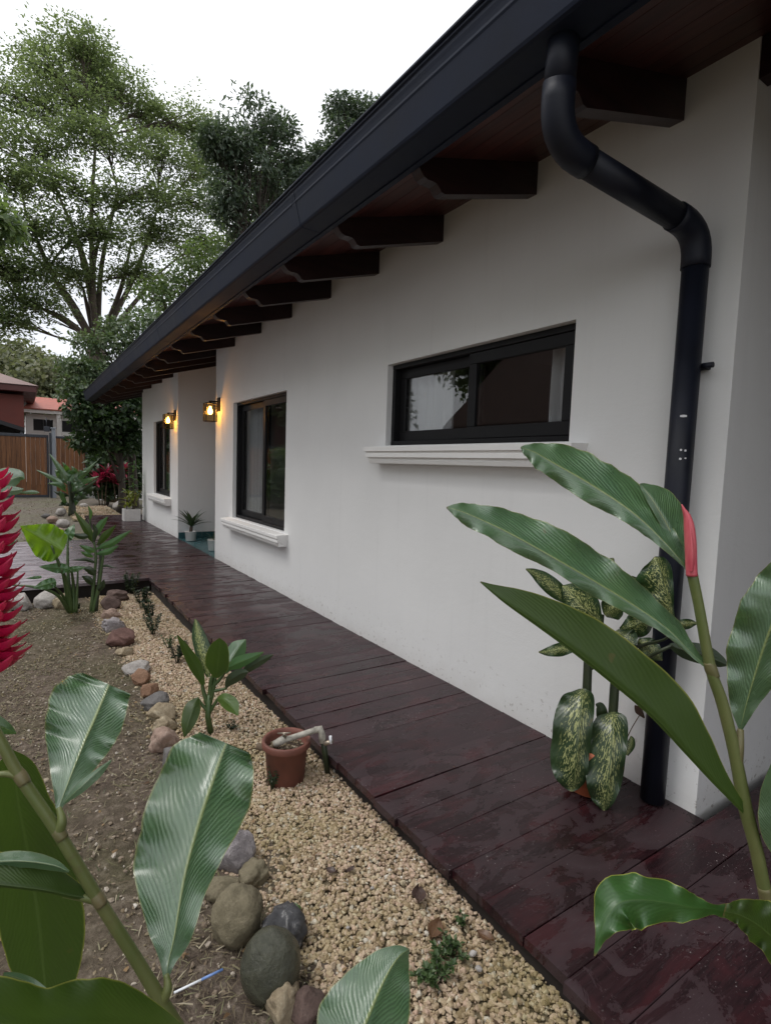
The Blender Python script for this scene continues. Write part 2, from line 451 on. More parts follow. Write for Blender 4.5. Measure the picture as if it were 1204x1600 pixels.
mk_rock('rock_brown', ((0.085, 0.058, 0.048), (0.13, 0.085, 0.072), (0.19, 0.135, 0.115)), 0.8, 10)
mk_rock('rock_red', ((0.10, 0.055, 0.046), (0.16, 0.085, 0.070), (0.23, 0.14, 0.12)), 0.8, 10)
mk_rock('rock_grey', ((0.10, 0.095, 0.09), (0.16, 0.15, 0.145), (0.22, 0.21, 0.2)), 0.8, 10)
mk_rock('rock_pink', ((0.25, 0.17, 0.13), (0.38, 0.27, 0.215), (0.48, 0.38, 0.31)), 0.85, 12)
mk_rock('rock_orange', ((0.20, 0.11, 0.065), (0.28, 0.165, 0.105), (0.34, 0.22, 0.15)), 0.85, 12)

# big leaves with veins (u across, v along)
def mk_leaf(name, top, under, rib, edge=None, freq=46, slant=0.35, rough=0.33, tr=(0.10, 0.22, 0.025), trf=0.22, vein=0.35, ribw=0.045, speck=None, relief=0.35, coat=0.25):
    t = NT(name)
    uv = t.n('ShaderNodeTexCoord').outputs['UV']; sep = t.n('ShaderNodeSeparateXYZ'); t.l(uv, sep.inputs[0])
    a = t.math('MULTIPLY', t.math('ABSOLUTE', t.math('SUBTRACT', sep.outputs['X'], 0.5)), 2.0)
    ph = t.math('SUBTRACT', sep.outputs['Y'], t.math('MULTIPLY', a, slant))
    wob = t.noise(6, 3, 0.5, uv)
    ph = t.math('ADD', ph, t.math('MULTIPLY', wob.outputs['Fac'], 0.055))
    s1 = t.math('SINE', t.math('MULTIPLY', ph, freq * 2 * PI)); s2 = t.math('SINE', t.math('MULTIPLY', ph, freq * 0.31 * 2 * PI))
    st = t.math('ADD', t.math('MULTIPLY', t.math('ADD', s1, 1.0), 0.32), t.math('MULTIPLY', t.math('ADD', s2, 1.0), 0.18))
    amp = t.noise(2.6, 3, 0.55, uv)
    st = t.math('MULTIPLY', st, t.ramp(amp.outputs['Fac'], [(0.30, 0.25), (0.62, 1.15)]))
    g = t.n('ShaderNodeNewGeometry')
    big = t.noise(3.0, 4, 0.6, t.world((4, 4, 4)))
    ctop = t.mix(t.math('MULTIPLY', st, vein), top, tuple(min(1, x * 2.1) for x in top))
    ctop = t.mix(t.ramp(big.outputs['Fac'], [(0.35, 0.0), (0.7, 0.5)]), ctop, tuple(x * y for x, y in zip(top, (1.25, 1.3, 0.75))))
    if speck:
        mp = t.n('ShaderNodeMapping'); mp.inputs['Scale'].default_value = (12, 36, 1)
        cmb = t.n('ShaderNodeCombineXYZ'); t.l(a, cmb.inputs[0]); t.l(ph, cmb.inputs[1])
        t.l(t.math('SIGN', t.math('SUBTRACT', sep.outputs['X'], 0.5)), cmb.inputs[2])
        t.l(cmb.outputs[0], mp.inputs['Vector'])
        oi = t.n('ShaderNodeObjectInfo'); o3 = t.n('ShaderNodeVectorMath', operation='ADD'); t.l(mp.outputs['Vector'], o3.inputs[0])
        cm2 = t.n('ShaderNodeCombineXYZ'); t.l(t.math('MULTIPLY', oi.outputs['Random'], 91.0), cm2.inputs[2]); t.l(cm2.outputs[0], o3.inputs[1])
        sp = t.noise(1.15, 3, 0.65, o3.outputs[0], 0.4)
        lim = t.math('ADD', sp.outputs['Fac'], t.math('MULTIPLY', t.math('SUBTRACT', 0.50, a), 0.14))
        k = t.ramp(lim, [(0.555, 0.0), (0.585, 0.95)])
        k = t.math('MULTIPLY', k, t.ramp(a, [(0.52, 1.0), (0.82, 0.0)]))
        ctop = t.mix(k, ctop, speck)
    cu = t.mix(t.math('MULTIPLY', st, 0.3), under, tuple(min(1, x * 1.5) for x in under))
    if speck: cu = t.mix(t.math('MULTIPLY', k, 0.8), cu, tuple(x*0.8 for x in speck))
    c = t.mix(g.outputs['Backfacing'], ctop, cu)
    c = t.mix(t.ramp(a, [(ribw*0.6, 0.85), (ribw, 0.0)]), c, rib)
    if edge: c = t.mix(t.ramp(a, [(0.955, 0.0), (0.985, 0.9)]), c, edge)
    tipn = t.noise(9, 4, 0.6, uv)
    tipk = t.ramp(t.math('ADD', sep.outputs['Y'], t.math('MULTIPLY', t.math('SUBTRACT', tipn.outputs['Fac'], 0.5), 0.10)), [(0.975, 0.0), (0.995, 0.85)])
    c = t.mix(tipk, c, (0.16, 0.10, 0.04))
    spt = t.noise(26, 2, 0.5, t.world((1, 1, 1)))
    c = t.mix(t.ramp(spt.outputs['Fac'], [(0.73, 0.0), (0.76, 0.6)]), c, (0.12, 0.085, 0.03))
    dirt = t.noise(240, 2, 0.5, uv)
    c = t.mix(t.ramp(dirt.outputs['Fac'], [(0.77, 0.0), (0.80, 0.5)]), c, (0.4, 0.4, 0.35))
    h = t.math('ADD', st, t.math('MULTIPLY', t.ramp(a, [(0.0, 1.0), (ribw*1.5, 0.0)]), 1.2))
    rr = t.ramp(big.outputs['Fac'], [(0.3, rough - 0.05), (0.7, rough + 0.1)])
    p = t.prin(c, rr, t.bump(h, relief, 0.0035), 0.65); p.inputs['Coat Weight'].default_value = coat; p.inputs['Coat IOR'].default_value = 1.7; p.inputs['Coat Roughness'].default_value = 0.28
    M[name] = t.leafy(p, tr, trf); return M[name]
mk_leaf('ginger_leaf', (0.070, 0.134, 0.070), (0.055, 0.098, 0.018), (0.26, 0.32, 0.11), (0.24, 0.26, 0.10), 36, 0.26, 0.26, vein=0.40, relief=0.42, coat=1.0)
mk_leaf('fresh_leaf', (0.038, 0.100, 0.028), (0.050, 0.095, 0.016), (0.07, 0.14, 0.04), (0.42, 0.44, 0.07), 20, 0.3, 0.38, (0.10, 0.26, 0.02), 0.28, 0.12, 0.03, relief=0.12, coat=0.15)
mk_leaf('ginger_leaf_under', (0.033, 0.062, 0.011), (0.033, 0.062, 0.011), (0.075, 0.12, 0.03), (0.30, 0.30, 0.06), 34, 0.26, 0.42, (0.085, 0.17, 0.012), 0.33, 0.25, relief=0.16, coat=0.0)
mk_leaf('dieff_leaf', (0.014, 0.042, 0.011), (0.022, 0.045, 0.016), (0.07, 0.11, 0.035), None, 18, 0.25, 0.34, (0.08, 0.16, 0.03), 0.14, 0.10, 0.04, (0.62, 0.64, 0.26), coat=0.04)
mk_leaf('plain_leaf', (0.055, 0.125, 0.055), (0.085, 0.15, 0.03), (0.13, 0.20, 0.06), None, 16, 0.3, 0.34, (0.13, 0.28, 0.02), 0.28, 0.3, 0.04)
mk_leaf('taro_leaf', (0.12, 0.23, 0.018), (0.13, 0.24, 0.014), (0.17, 0.25, 0.05), None, 7, 0.5, 0.36, (0.25, 0.46, 0.015), 0.48, 0.25, 0.03)
mk_leaf('cycad_leaf', (0.022, 0.050, 0.020), (0.03, 0.06, 0.02), (0.08, 0.12, 0.04), None, 20, 0.3, 0.4, (0.06, 0.12, 0.02), 0.15, 0.1)
mk_leaf('croton_leaf', (0.16, 0.19, 0.025), (0.14, 0.17, 0.03), (0.38, 0.34, 0.05), None, 12, 0.4, 0.4, (0.3, 0.34, 0.02), 0.3, 0.3)
mk_leaf('cordyline_leaf', (0.22, 0.018, 0.05), (0.16, 0.02, 0.04), (0.30, 0.03, 0.07), None, 10, 0.3, 0.4, (0.5, 0.02, 0.08), 0.3, 0.2)
mk_leaf('dark_leaf', (0.022, 0.040, 0.017), (0.03, 0.045, 0.018), (0.03, 0.04, 0.015), None, 10, 0.3, 0.45, (0.04, 0.07, 0.01), 0.2, 0.1)
mk_leaf('dead_leaf', (0.17, 0.085, 0.03), (0.13, 0.065, 0.03), (0.22, 0.13, 0.05), None, 10, 0.4, 0.7, (0.25, 0.12, 0.02), 0.2, 0.4)
mk_leaf('dead_leaf_dark', (0.055, 0.028, 0.018), (0.05, 0.025, 0.018), (0.09, 0.05, 0.03), None, 10, 0.4, 0.7, (0.1, 0.05, 0.02), 0.1, 0.4)
def mk_stem(name, a, b, scale=(6, 6, 2)):
    t = NT(name); n = t.noise(4, 5, 0.6, t.world(scale)); n2 = t.noise(60, 3, 0.6, t.world())
    c = t.ramp(n.outputs['Fac'], [(0.35, a), (0.65, b)])
    c = t.mix(t.ramp(n2.outputs['Fac'], [(0.6, 0.0), (0.75, 0.4)]), c, (0.10, 0.075, 0.035))
    M[name] = t.done(t.prin(c, 0.42, t.bump(n2.outputs['Fac'], 0.15, 0.003), 0.45))
mk_stem('ginger_stem', (0.090, 0.120, 0.032), (0.135, 0.145, 0.052))
mk_stem('ginger_node', (0.098, 0.105, 0.036), (0.145, 0.120, 0.058))
mk_stem('green_stem', (0.040, 0.075, 0.022), (0.065, 0.10, 0.03))
mk_stem('dark_stem', (0.020, 0.030, 0.014), (0.035, 0.045, 0.02))
def mk_bract():
    t = NT('bract_red'); uv = t.n('ShaderNodeTexCoord').outputs['UV']; sep = t.n('ShaderNodeSeparateXYZ'); t.l(uv, sep.inputs[0])
    n = t.noise(40, 4, 0.6, t.world())
    c = t.ramp(sep.outputs['Y'], [(0.0, (0.26, 0.004, 0.035)), (0.6, (0.48, 0.012, 0.075)), (0.92, (0.56, 0.045, 0.12)), (1.0, (0.42, 0.06, 0.07))])
    M['bract_red'] = t.leafy(t.prin(c, 0.36, t.bump(n.outputs['Fac'], 0.1, 0.002), 0.5), (0.75, 0.02, 0.07), 0.22)
    t = NT('bud_red'); n = t.noise(6, 4, 0.5, t.world((10, 10, 3)))
    c = t.ramp(n.outputs['Fac'], [(0.3, (0.46, 0.05, 0.085)), (0.7, (0.60, 0.14, 0.15))])
    M['bud_red'] = t.done(t.prin(c, 0.38, None, 0.5))
mk_bract()
# foliage of trees: colour differs from leaf to leaf
def mk_foliage(name, stops, tr, trf=0.3, rough=0.5):
    t = NT(name); c = t.ramp(t.island(), stops)
    n = t.noise(0.5, 4, 0.6, t.world()); hs = t.n('ShaderNodeHueSaturation'); t.l(c, hs.inputs['Color'])
    t.l(t.math('ADD', t.math('MULTIPLY', n.outputs['Fac'], 0.9), 0.55), hs.inputs['Value'])
    M[name] = t.leafy(t.prin(hs.outputs['Color'], rough, None, 0.4), tr, trf)
mk_foliage('foliage_rain', [(0, (0.062, 0.094, 0.052)), (0.5, (0.098, 0.138, 0.070)), (0.85, (0.135, 0.172, 0.078)), (1, (0.18, 0.21, 0.10))], (0.25, 0.33, 0.11), 0.46)
mk_foliage('foliage_glossy', [(0, (0.040, 0.070, 0.034)), (0.5, (0.080, 0.120, 0.058)), (1, (0.20, 0.24, 0.14))], (0.16, 0.24, 0.06), 0.30, 0.33)
mk_foliage('foliage_mango', [(0, (0.045, 0.070, 0.050)), (0.6, (0.076, 0.108, 0.072)), (1, (0.15, 0.18, 0.13))], (0.12, 0.18, 0.07), 0.33, 0.34)
mk_foliage('foliage_bright', [(0, (0.050, 0.090, 0.036)), (0.5, (0.090, 0.138, 0.058)), (1, (0.17, 0.21, 0.10))], (0.22, 0.33, 0.07), 0.38, 0.4)
mk_foliage('foliage_olive', [(0, (0.085, 0.10, 0.06)), (0.5, (0.14, 0.155, 0.085)), (1, (0.22, 0.22, 0.13))], (0.22, 0.25, 0.10), 0.35)
mk_foliage('foliage_dark', [(0, (0.016, 0.034, 0.014)), (0.6, (0.032, 0.062, 0.022)), (1, (0.06, 0.10, 0.03))], (0.06, 0.12, 0.02), 0.25, 0.42)
mk_foliage('foliage_small', [(0, (0.014, 0.026, 0.014)), (0.6, (0.028, 0.045, 0.022)), (1, (0.05, 0.075, 0.03))], (0.05, 0.09, 0.02), 0.2, 0.4)
mk_foliage('weed_leaf', [(0, (0.045, 0.085, 0.03)), (0.6, (0.08, 0.13, 0.05)), (1, (0.15, 0.20, 0.10))], (0.1, 0.2, 0.03), 0.3, 0.35)
mk_foliage('litter', [(0, (0.05, 0.03, 0.02)), (0.5, (0.13, 0.075, 0.035)), (1, (0.30, 0.20, 0.10))], (0.15, 0.08, 0.03), 0.15, 0.75)
mk_foliage('dry_grass', [(0, (0.09, 0.065, 0.04)), (0.4, (0.22, 0.175, 0.11)), (0.7, (0.16, 0.155, 0.075)), (1, (0.44, 0.38, 0.27))], (0.14, 0.12, 0.05), 0.2, 0.7)

# ================================================================== SETTING
XW, XD = 2.31, 1.226            # wall face, deck edge
def gz(x, y):
    return -0.095 - 0.075 * sstep(0.8, 5.5, y)

def sheet(name, x0, x1, y0, y1, dx, mat, amp=0.0, zf=gz, dz=0.0):
    nx = max(2, int((x1-x0)/dx)+1); ny = max(2, int((y1-y0)/dx)+1)
    xs = np.linspace(x0, x1, nx); ys = np.linspace(y0, y1, ny)
    V = np.zeros((ny, nx, 3))
    for j, y in enumerate(ys):
        for i, x in enumerate(xs):
            h = 0
            if amp:
                h = amp * (noise.noise((x*3, y*3, 0)) + 0.6*noise.noise((x*9, y*9, 3)) + 0.35*noise.noise((x*27, y*27, 5)))
            V[j, i] = (x, y, zf(x, y) + h + dz)
    idx = np.arange(nx*ny).reshape(ny, nx)
    Fc = np.stack([idx[:-1,:-1], idx[:-1,1:], idx[1:,1:], idx[1:,:-1]], -1).reshape(-1, 4)
    return struct(np_mesh(name, V.reshape(-1, 3), Fc, mat, None, True))

sheet('ground', -400, 400, -400, 400, 20, M['yard_earth'], 0.0, lambda x, y: -0.26)
sheet('garden_soil', -4.2, 0.80, -1.6, 6.78, 0.025, M['soil'], 0.016)
sheet('gravel_path', 0.72, 1.32, -1.6, 6.78, 0.035, M['gravel_bed'], 0.008, gz, -0.004)
sheet('driveway', -16, 2.28, 10.45, 24.6, 0.12, M['yard_earth'], 0.012, lambda x, y: -0.165)
sheet('rear_gravel_path', 1.02, 2.25, 14.9, 19.0, 0.06, M['gravel_bed'], 0.012, lambda x, y: -0.14)

# ---- timber deck: every board a piece
deck = bpy.data.objects.new('deck', None); COL.objects.link(deck); struct(deck)
def plank(x0, x1, y0, y1, k):
    mb = MB()
    n = max(3, int((x1 - x0) / 0.35)); r = random.Random(k)
    dz = r.uniform(-0.002, 0.002); e0 = r.uniform(-0.012, 0.012); tl = r.uniform(-0.0015, 0.0015)
    ring = []
    for i in range(n + 1):
        x = lerp(x0 + e0, x1, i / n)
        wv = 0.0012 * math.sin(x * 2.1 + k * 1.7) + r.uniform(-0.0008, 0.0008)
        a, b = y0 + wv, y1 + wv * 0.6
        z = dz + 0.0015 * math.sin(x * 3 + k)
        c = 0.0014
        ring.append([mb.vert(p) for p in ((x, a, z - 0.034), (x, a, z - c + tl), (x, a + c, z + tl), (x, b - c, z - tl), (x, b, z - c - tl), (x, b, z - 0.034))])
    for i in range(n):
        for j in range(6):
            j2 = (j + 1) % 6
            mb.face([ring[i][j], ring[i+1][j], ring[i+1][j2], ring[i][j2]])
    mb.face(ring[0]); mb.face(ring[-1][::-1])
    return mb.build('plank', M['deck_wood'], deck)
edges = [-2.93]
known = [0.865, 1.025, 1.188, 1.351, 1.520]
while edges[-1] + 0.165 < 0.72: edges.append(edges[-1] + 0.163)
edges[-1] = 0.70
edges += known
rr = random.Random(3)
while edges[-1] < 14.7: edges.append(edges[-1] + rr.choice((0.150, 0.163, 0.163, 0.170, 0.158)))
GAP = [rr.choice((0.0005, 0.0006, 0.0008, 0.0012, 0.0035)) for _ in edges]
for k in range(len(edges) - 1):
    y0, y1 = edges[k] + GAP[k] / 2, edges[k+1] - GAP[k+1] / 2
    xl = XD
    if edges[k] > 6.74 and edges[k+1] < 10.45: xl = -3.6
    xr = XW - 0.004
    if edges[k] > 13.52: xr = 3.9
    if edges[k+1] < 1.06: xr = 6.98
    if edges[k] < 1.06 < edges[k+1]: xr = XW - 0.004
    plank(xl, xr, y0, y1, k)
mb = MB()
mb.box((XD + 0.03, -2.9, -0.30), (XD + 0.075, 6.80, -0.036)); mb.box((XD + 0.60, -2.9, -0.30), (XD + 0.65, 14.7, -0.036))
mb.box((-3.5, 6.86, -0.30), (XD + 0.03, 6.90, -0.036)); mb.box((-3.5, 10.33, -0.30), (XD + 0.03, 10.38, -0.036))
mb.box((XD + 0.03, 10.38, -0.30), (XD + 0.075, 14.7, -0.036)); mb.box((XD + 0.08, 14.65, -0.30), (XW, 14.69, -0.036))
mb.build('joist', M['under_deck'], deck)

# ================================================================== HOUSE
house = thing('house', 'long white plastered house with dark timber eaves beside the wooden deck', 'house', (XW, 7.3, 0))
house_inv = Matrix.Translation((-XW, -7.3, 0))
def hb(mb, name, mat, parent=None):
    """build in world space as part of the house"""
    o = mb.build(name, mat)
    o.parent = parent or house
    o.matrix_parent_inverse = (parent or house).matrix_basis.inverted() if parent is None else house_inv
    return o

WT = 0.16
def soffit_z(x): return 3.03 - 0.29 * (XW - x)
def wall_x(mb, x, y0, y1, z0, z1, holes, thick, out=-1):
    """wall in the plane x with rectangular holes (y0,y1,z0,z1); 'thick' towards +x"""
    ys = sorted({y0, y1, *[h[0] for h in holes], *[h[1] for h in holes]})
    zs = sorted({z0, z1, *[h[2] for h in holes], *[h[3] for h in holes]})
    def hole(a, b, c, d): return any(h[0] <= a and b <= h[1] and h[2] <= c and d <= h[3] for h in holes)
    for xx in (x, x + thick):
        for a, b in zip(ys, ys[1:]):
            for c, d in zip(zs, zs[1:]):
                if hole(a, b, c, d): continue
                i = len(mb.v); mb.v += [(xx, a, c), (xx, b, c), (xx, b, d), (xx, a, d)]
                mb.face([i, i+1, i+2, i+3] if xx != x else [i+3, i+2, i+1, i])
    for (a, b, c, d) in holes:
        for q in (((a,c),(b,c)), ((b,c),(b,d)), ((b,d),(a,d)), ((a,d),(a,c))):
            (ya, za), (yb, zb) = q; i = len(mb.v)
            mb.v += [(x, ya, za), (x, yb, zb), (x+thick, yb, zb), (x+thick, ya, za)]
            mb.face([i, i+1, i+2, i+3])
    for (ya, yb) in ((y0, y0), (y1, y1)):
        i = len(mb.v); mb.v += [(x, ya, z0), (x+thick, ya, z0), (x+thick, ya, z1), (x, ya, z1)]
        mb.face([i, i+1, i+2, i+3] if ya == y0 else [i+3, i+2, i+1, i])
W1 = (1.815, 3.495, 1.557, 2.160)
W2 = (5.380, 7.090, 0.665, 2.152)
W3 = (10.71, 12.21, 0.680, 2.150)
HZ = 3.10
mb = MB(); wall_x(mb, XW, 1.066, 7.86, -0.25, HZ, [W1, W2], WT); o = mb.build('wall', M['plaster'], None, False)
def adopt(o, parent=house):
    o.parent = parent
    o.matrix_parent_inverse = (house_inv if parent is house else Matrix.Identity(4))
    return o
adopt(o)
mb = MB(); wall_x(mb, XW, 10.10, 13.50, -0.25, HZ, [W3], WT); adopt(mb.build('wall', M['plaster'], None, False))
# end walls and the porch recess
def wall_y(x0, x1, y, thick, z0=-0.25, slope=True, mat='plaster'):
    mb = MB(); i = len(mb.v)
    za, zb = soffit_z(x0) + 0.06, soffit_z(x1) + 0.06
    for yy in (y, y + thick): mb.v += [(x0, yy, z0), (x1, yy, z0), (x1, yy, zb), (x0, yy, za)]
    for q in ((0,1,2,3), (7,6,5,4), (0,4,5,1), (1,5,6,2), (2,6,7,3), (3,7,4,0)): mb.face([i+k for k in q])
    return adopt(mb.build('wall', M[mat]))
wall_y(XW + WT, 7.0, 1.068, 0.16)          # near end wall
wall_y(XW + WT, 4.2, 7.70, 0.158)          # recess near side
wall_y(XW + WT, 4.2, 10.102, 0.158)        # recess far side (faces the camera)
wall_y(XW + .14, 7.0, -2.9, 0.158)         # unseen wall, added to darken the near end wall
wall_y(XW + WT, 7.0, 13.34, 0.158)         # far end
mb = MB(); mb.box((4.2, 7.70, -0.25), (4.34, 10.26, 3.65)); adopt(mb.build('wall', M['plaster']))
mb = MB(); mb.box((7.0, -6.0, -0.25), (7.15, 13.49, 4.4)); adopt(mb.build('wall', M['plaster']))
for yy in (-2.4, -5.9):
    mb = MB(); mb.bbox((XW + .005, yy, -.25), (XW + .135, yy + .13, 2.884), .006); adopt(mb.build('post', M['rafter_wood']))
# porch floor, baseboard tiles
mb = MB(); mb.box((XW - 0.001, 7.862, -0.20), (4.198, 10.098, -0.006)); adopt(mb.build('porch_floor', M['teal_tile']))
for k in range(9):
    mb = MB(); x0 = XW + 0.012 + k * 0.205
    mb.bbox((x0, 10.082, -0.004), (x0 + 0.2, 10.1, 0.10), 0.002); adopt(mb.build('baseboard_tile', M['teal_tile']))
# front door in the recess
mb = MB(); mb.bbox((4.16, 8.5, 0.0), (4.198, 9.45, 2.1), 0.006); dr = adopt(mb.build('door', M['gate_wood']))
mb = MB(); mb.tube([(4.15, 8.6, 1.0), (4.11, 8.6, 1.0), (4.11, 8.72, 1.0)], 0.01, 8); h = mb.build('handle', M['brass']); adopt(h, dr); h.matrix_parent_inverse = Matrix.Identity(4); dr.matrix_parent_inverse = house_inv
# interior: floor and room dividers so that the rooms read dark
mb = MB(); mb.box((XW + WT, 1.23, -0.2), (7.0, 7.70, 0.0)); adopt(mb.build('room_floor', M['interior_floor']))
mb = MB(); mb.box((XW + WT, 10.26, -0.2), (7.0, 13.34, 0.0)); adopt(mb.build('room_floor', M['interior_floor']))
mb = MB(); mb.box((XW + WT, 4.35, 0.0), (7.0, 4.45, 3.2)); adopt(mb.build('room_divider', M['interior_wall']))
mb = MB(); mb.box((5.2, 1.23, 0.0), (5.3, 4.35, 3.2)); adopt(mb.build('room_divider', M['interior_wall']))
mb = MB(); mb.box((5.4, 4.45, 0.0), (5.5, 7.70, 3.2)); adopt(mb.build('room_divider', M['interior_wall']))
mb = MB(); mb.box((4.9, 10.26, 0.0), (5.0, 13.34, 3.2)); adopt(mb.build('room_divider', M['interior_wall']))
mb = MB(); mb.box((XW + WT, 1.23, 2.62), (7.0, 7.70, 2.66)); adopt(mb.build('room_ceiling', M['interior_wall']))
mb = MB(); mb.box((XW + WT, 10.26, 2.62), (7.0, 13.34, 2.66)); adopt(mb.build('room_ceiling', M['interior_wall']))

# windows: frame, sliding sashes, panes, moulded sill
def window(W, split, sill, near_sash_front=True):
    y0, y1, z0, z1 = W
    root = bpy.data.objects.new('window', None); root.location = (XW, (y0+y1)/2, z0); COL.objects.link(root); adopt(root)
    def w(mb, name, mat):
        o = mb.build(name, mat); o.parent = root; o.matrix_parent_inverse = Matrix.Translation((-XW, -(y0+y1)/2, -z0)); return o
    xf = XW + 0.045
    f = 0.035
    mb = MB()
    mb.bbox((xf, y0+.002, z0+.002), (xf+.10, y1-.002, z0+f), .003); mb.bbox((xf, y0+.002, z1-f), (xf+.10, y1-.002, z1-.002), .003)
    mb.bbox((xf+.001, y0+.002, z0+f), (xf+.099, y0+f, z1-f), .003); mb.bbox((xf+.001, y1-f, z0+f), (xf+.099, y1-.002, z1-f), .003)
    w(mb, 'frame', M['frame_black'])
    ym = lerp(y0, y1, split); s = 0.068
    for (a, b, xo) in ((y0+f+.001, ym + s/2, xf+.012), (ym - s/2, y1-f-.001, xf+.052)):
        mb = MB(); zz0, zz1 = z0+f+.001, z1-f-.001
        mb.bbox((xo, a, zz0), (xo+.034, b, zz0+s*1.1), .003); mb.bbox((xo, a, zz1-s), (xo+.034, b, zz1), .003)
        mb.bbox((xo+.001, a, zz0+s*1.1), (xo+.033, a+s, zz1-s), .003); mb.bbox((xo+.001, b-s, zz0+s*1.1), (xo+.033, b, zz1-s), .003)
        w(mb, 'sash', M['frame_black'])
        mb = MB(); mb.box((xo+.014, a+s-.004, zz0+s*1.1-.004), (xo+.019, b-s+.004, zz1-s+.004)); w(mb, 'pane', M['window_glass'])
    # sill moulding
    sy0, sy1, st, sb = sill
    hgt = st - sb; X = XW
    prof = [(X+.05, st), (X-.125, st-.006), (X-.128, st-.010), (X-.128, st-hgt*.30), (X-.112, st-hgt*.34), (X-.112, st-hgt*.42),
            (X-.118, st-hgt*.46), (X-.118, st-hgt*.64), (X-.098, st-hgt*.68), (X-.098, st-hgt*.76), (X-.102, st-hgt*.80), (X-.094, sb+.003), (X-.088, sb), (X+.002, sb)]
    prof[-1] = (X-.0005, sb); prof.insert(0, (X-.0005, sb+.004)) if False else None
    mb = MB(); n = len(prof)
    # front run with returns at both ends
    def inset(k, x): return max(0.0, (x - (X - .128)))     # mitred returns
    i0 = len(mb.v)
    for (x, z) in prof:
        e = min(0.034, max(0, x - (X - .128))) if x < X - 0.05 else 0.0
        if x >= X - 0.05: e = 0.034 if z < st - 0.02 else 0.0
        mb.v.append((x, sy0 + e, z)); mb.v.append((x, sy1 - e, z))
    for k in range(n):
        k2 = (k+1) % n
        mb.face([i0+2*k, i0+2*k2, i0+2*k2+1, i0+2*k+1])
    mb.face([i0+2*k for k in range(n)]); mb.face([i0+2*k+1 for k in range(n)][::-1])
    w(mb, 'sill', M['sill_paint'])
    return root
window(W1, 0.48, (1.70, 3.60, 1.548, 1.420))
window(W2, 0.45, (5.27, 7.20, 0.655, 0.525))
window(W3, 0.5, (10.60, 12.32, 0.668, 0.535))

# curtains hang inside
def curtain(label, y0, y1, z0, z1, x=XW + 0.205, folds=7, amp=0.022):
    mb = MB(); n = folds * 8; r = random.Random(int(y0*100)); ph = r.random()*6
    for i in range(n + 1):
        t = i / n; y = lerp(y0, y1, t)
        dx = amp * math.sin(2*PI*folds*t + ph) + 0.4*amp*math.sin(2*PI*folds*0.37*t)
        mb.v.append((x + dx*0.7, y, z1)); mb.v.append((x + dx, y + 0.006*math.sin(9*t), lerp(z0, z1, .5))); mb.v.append((x + dx*1.25, y, z0))
    for i in range(n):
        for j in range(2):
            a = i*3+j; mb.face([a, a+3, a+4, a+1], True)
    o = mb.build('curtain', M['curtain_cloth'], None, False)
    tag(o, label, 'curtain', 'curtains behind the windows')
curtain('pale curtain at the near end of the wide high window', 1.83, 2.13, 1.3, 2.3, folds=4)
curtain('pale curtain at the far end of the wide high window', 2.95, 3.45, 1.3, 2.3, folds=5)
curtain('pale sheer curtain behind the tall window by the lit lantern', 6.42, 6.98, 0.1, 2.3, folds=7)
curtain('pale curtain behind the farthest tall window', 11.3, 11.7, 0.1, 2.3, folds=6)

# rafters with scalloped tails
RY = [1.338, 2.118, 2.895, 3.66, 4.44, 5.28, 6.13, 7.05, 7.90, 8.74, 9.60, 10.46, 11.39, 12.42, 13.38, 14.30, 15.20]
sl = 0.29
def rafter(y, x_in=6.6, name='rafter'):
    bot = lambda x: 2.868 - sl * (XW - x)
    xs_tail = [(1.690, 0), (1.668, .010), (1.655, .030), (1.640, .048), (1.615, .058), (1.590, .064), (1.565, .078), (1.548, .098), (1.536, .118)]
    prof = [(x_in, bot(x_in)), (1.69, bot(1.69))] + [(x, bot(x) + d) for x, d in xs_tail[1:]] + [(1.536, soffit_z(1.536) + .002), (x_in, soffit_z(x_in) + .002)]
    mb = MB(); mb.prism_y(prof, y, y + 0.062)
    return adopt(mb.build(name, M['rafter_wood']))
for y in RY: rafter(y)
for y in (0.56, -0.22, -1.0, -1.8, -2.6, -3.4, -4.2, -5.0): rafter(y)
# plate beam running past the corner
mb = MB(); mb.prism_y([(XW + .004, 2.885), (XW + .075, 2.885), (XW + .075, soffit_z(XW + .075) - .001), (XW + .004, soffit_z(XW + .004) - .001)], -5.9, 1.064)
adopt(mb.build('plate_beam', M['rafter_wood']))
# soffit boards lie on the rafters
YA, YB = -6.0, 15.62  # near end lengthened out of view to darken the near end wall
nb = 12
x = 1.536
k = 0
while x < 7.2:
    x2 = min(7.2, x + 0.118)
    mb = MB(); g = 0.0015
    mb.prism_y([(x + g, soffit_z(x + g) + .003), (x2 - g, soffit_z(x2 - g) + .003), (x2 - g, soffit_z(x2 - g) + .02), (x + g, soffit_z(x + g) + .02)], YA, YB)
    adopt(mb.build('soffit_board', M['soffit_wood'])); x = x2; k += 1
# roof sheet, fascia, gutter
mb = MB(); mb.prism_y([(1.45, soffit_z(1.45) + .05), (7.6, soffit_z(7.6) + .05), (7.6, soffit_z(7.6) + .09), (1.45, soffit_z(1.45) + .09)], YA - .05, YB + .05)
adopt(mb.build('roof', M['dark_metal']))
mb = MB(); mb.prism_y([(1.506, 2.762), (1.534, 2.762), (1.534, soffit_z(1.534) + .045), (1.506, soffit_z(1.506) + .045)], YA, YB)
adopt(mb.build('fascia', M['gutter_paint']))
mb = MB()
outer = [(1.504, 2.955), (1.504, 2.768), (1.392, 2.768), (1.380, 2.772), (1.374, 2.782), (1.336, 2.925), (1.331, 2.940), (1.330, 2.952), (1.322, 2.958), (1.322, 2.966), (1.340, 2.966)]
inner = [(1.340, 2.90), (1.375, 2.84), (1.392, 2.780), (1.495, 2.780), (1.495, 2.955)]
mb.prism_y(outer + inner, YA, YB); gut = adopt(mb.build('gutter', M['gutter_paint']))
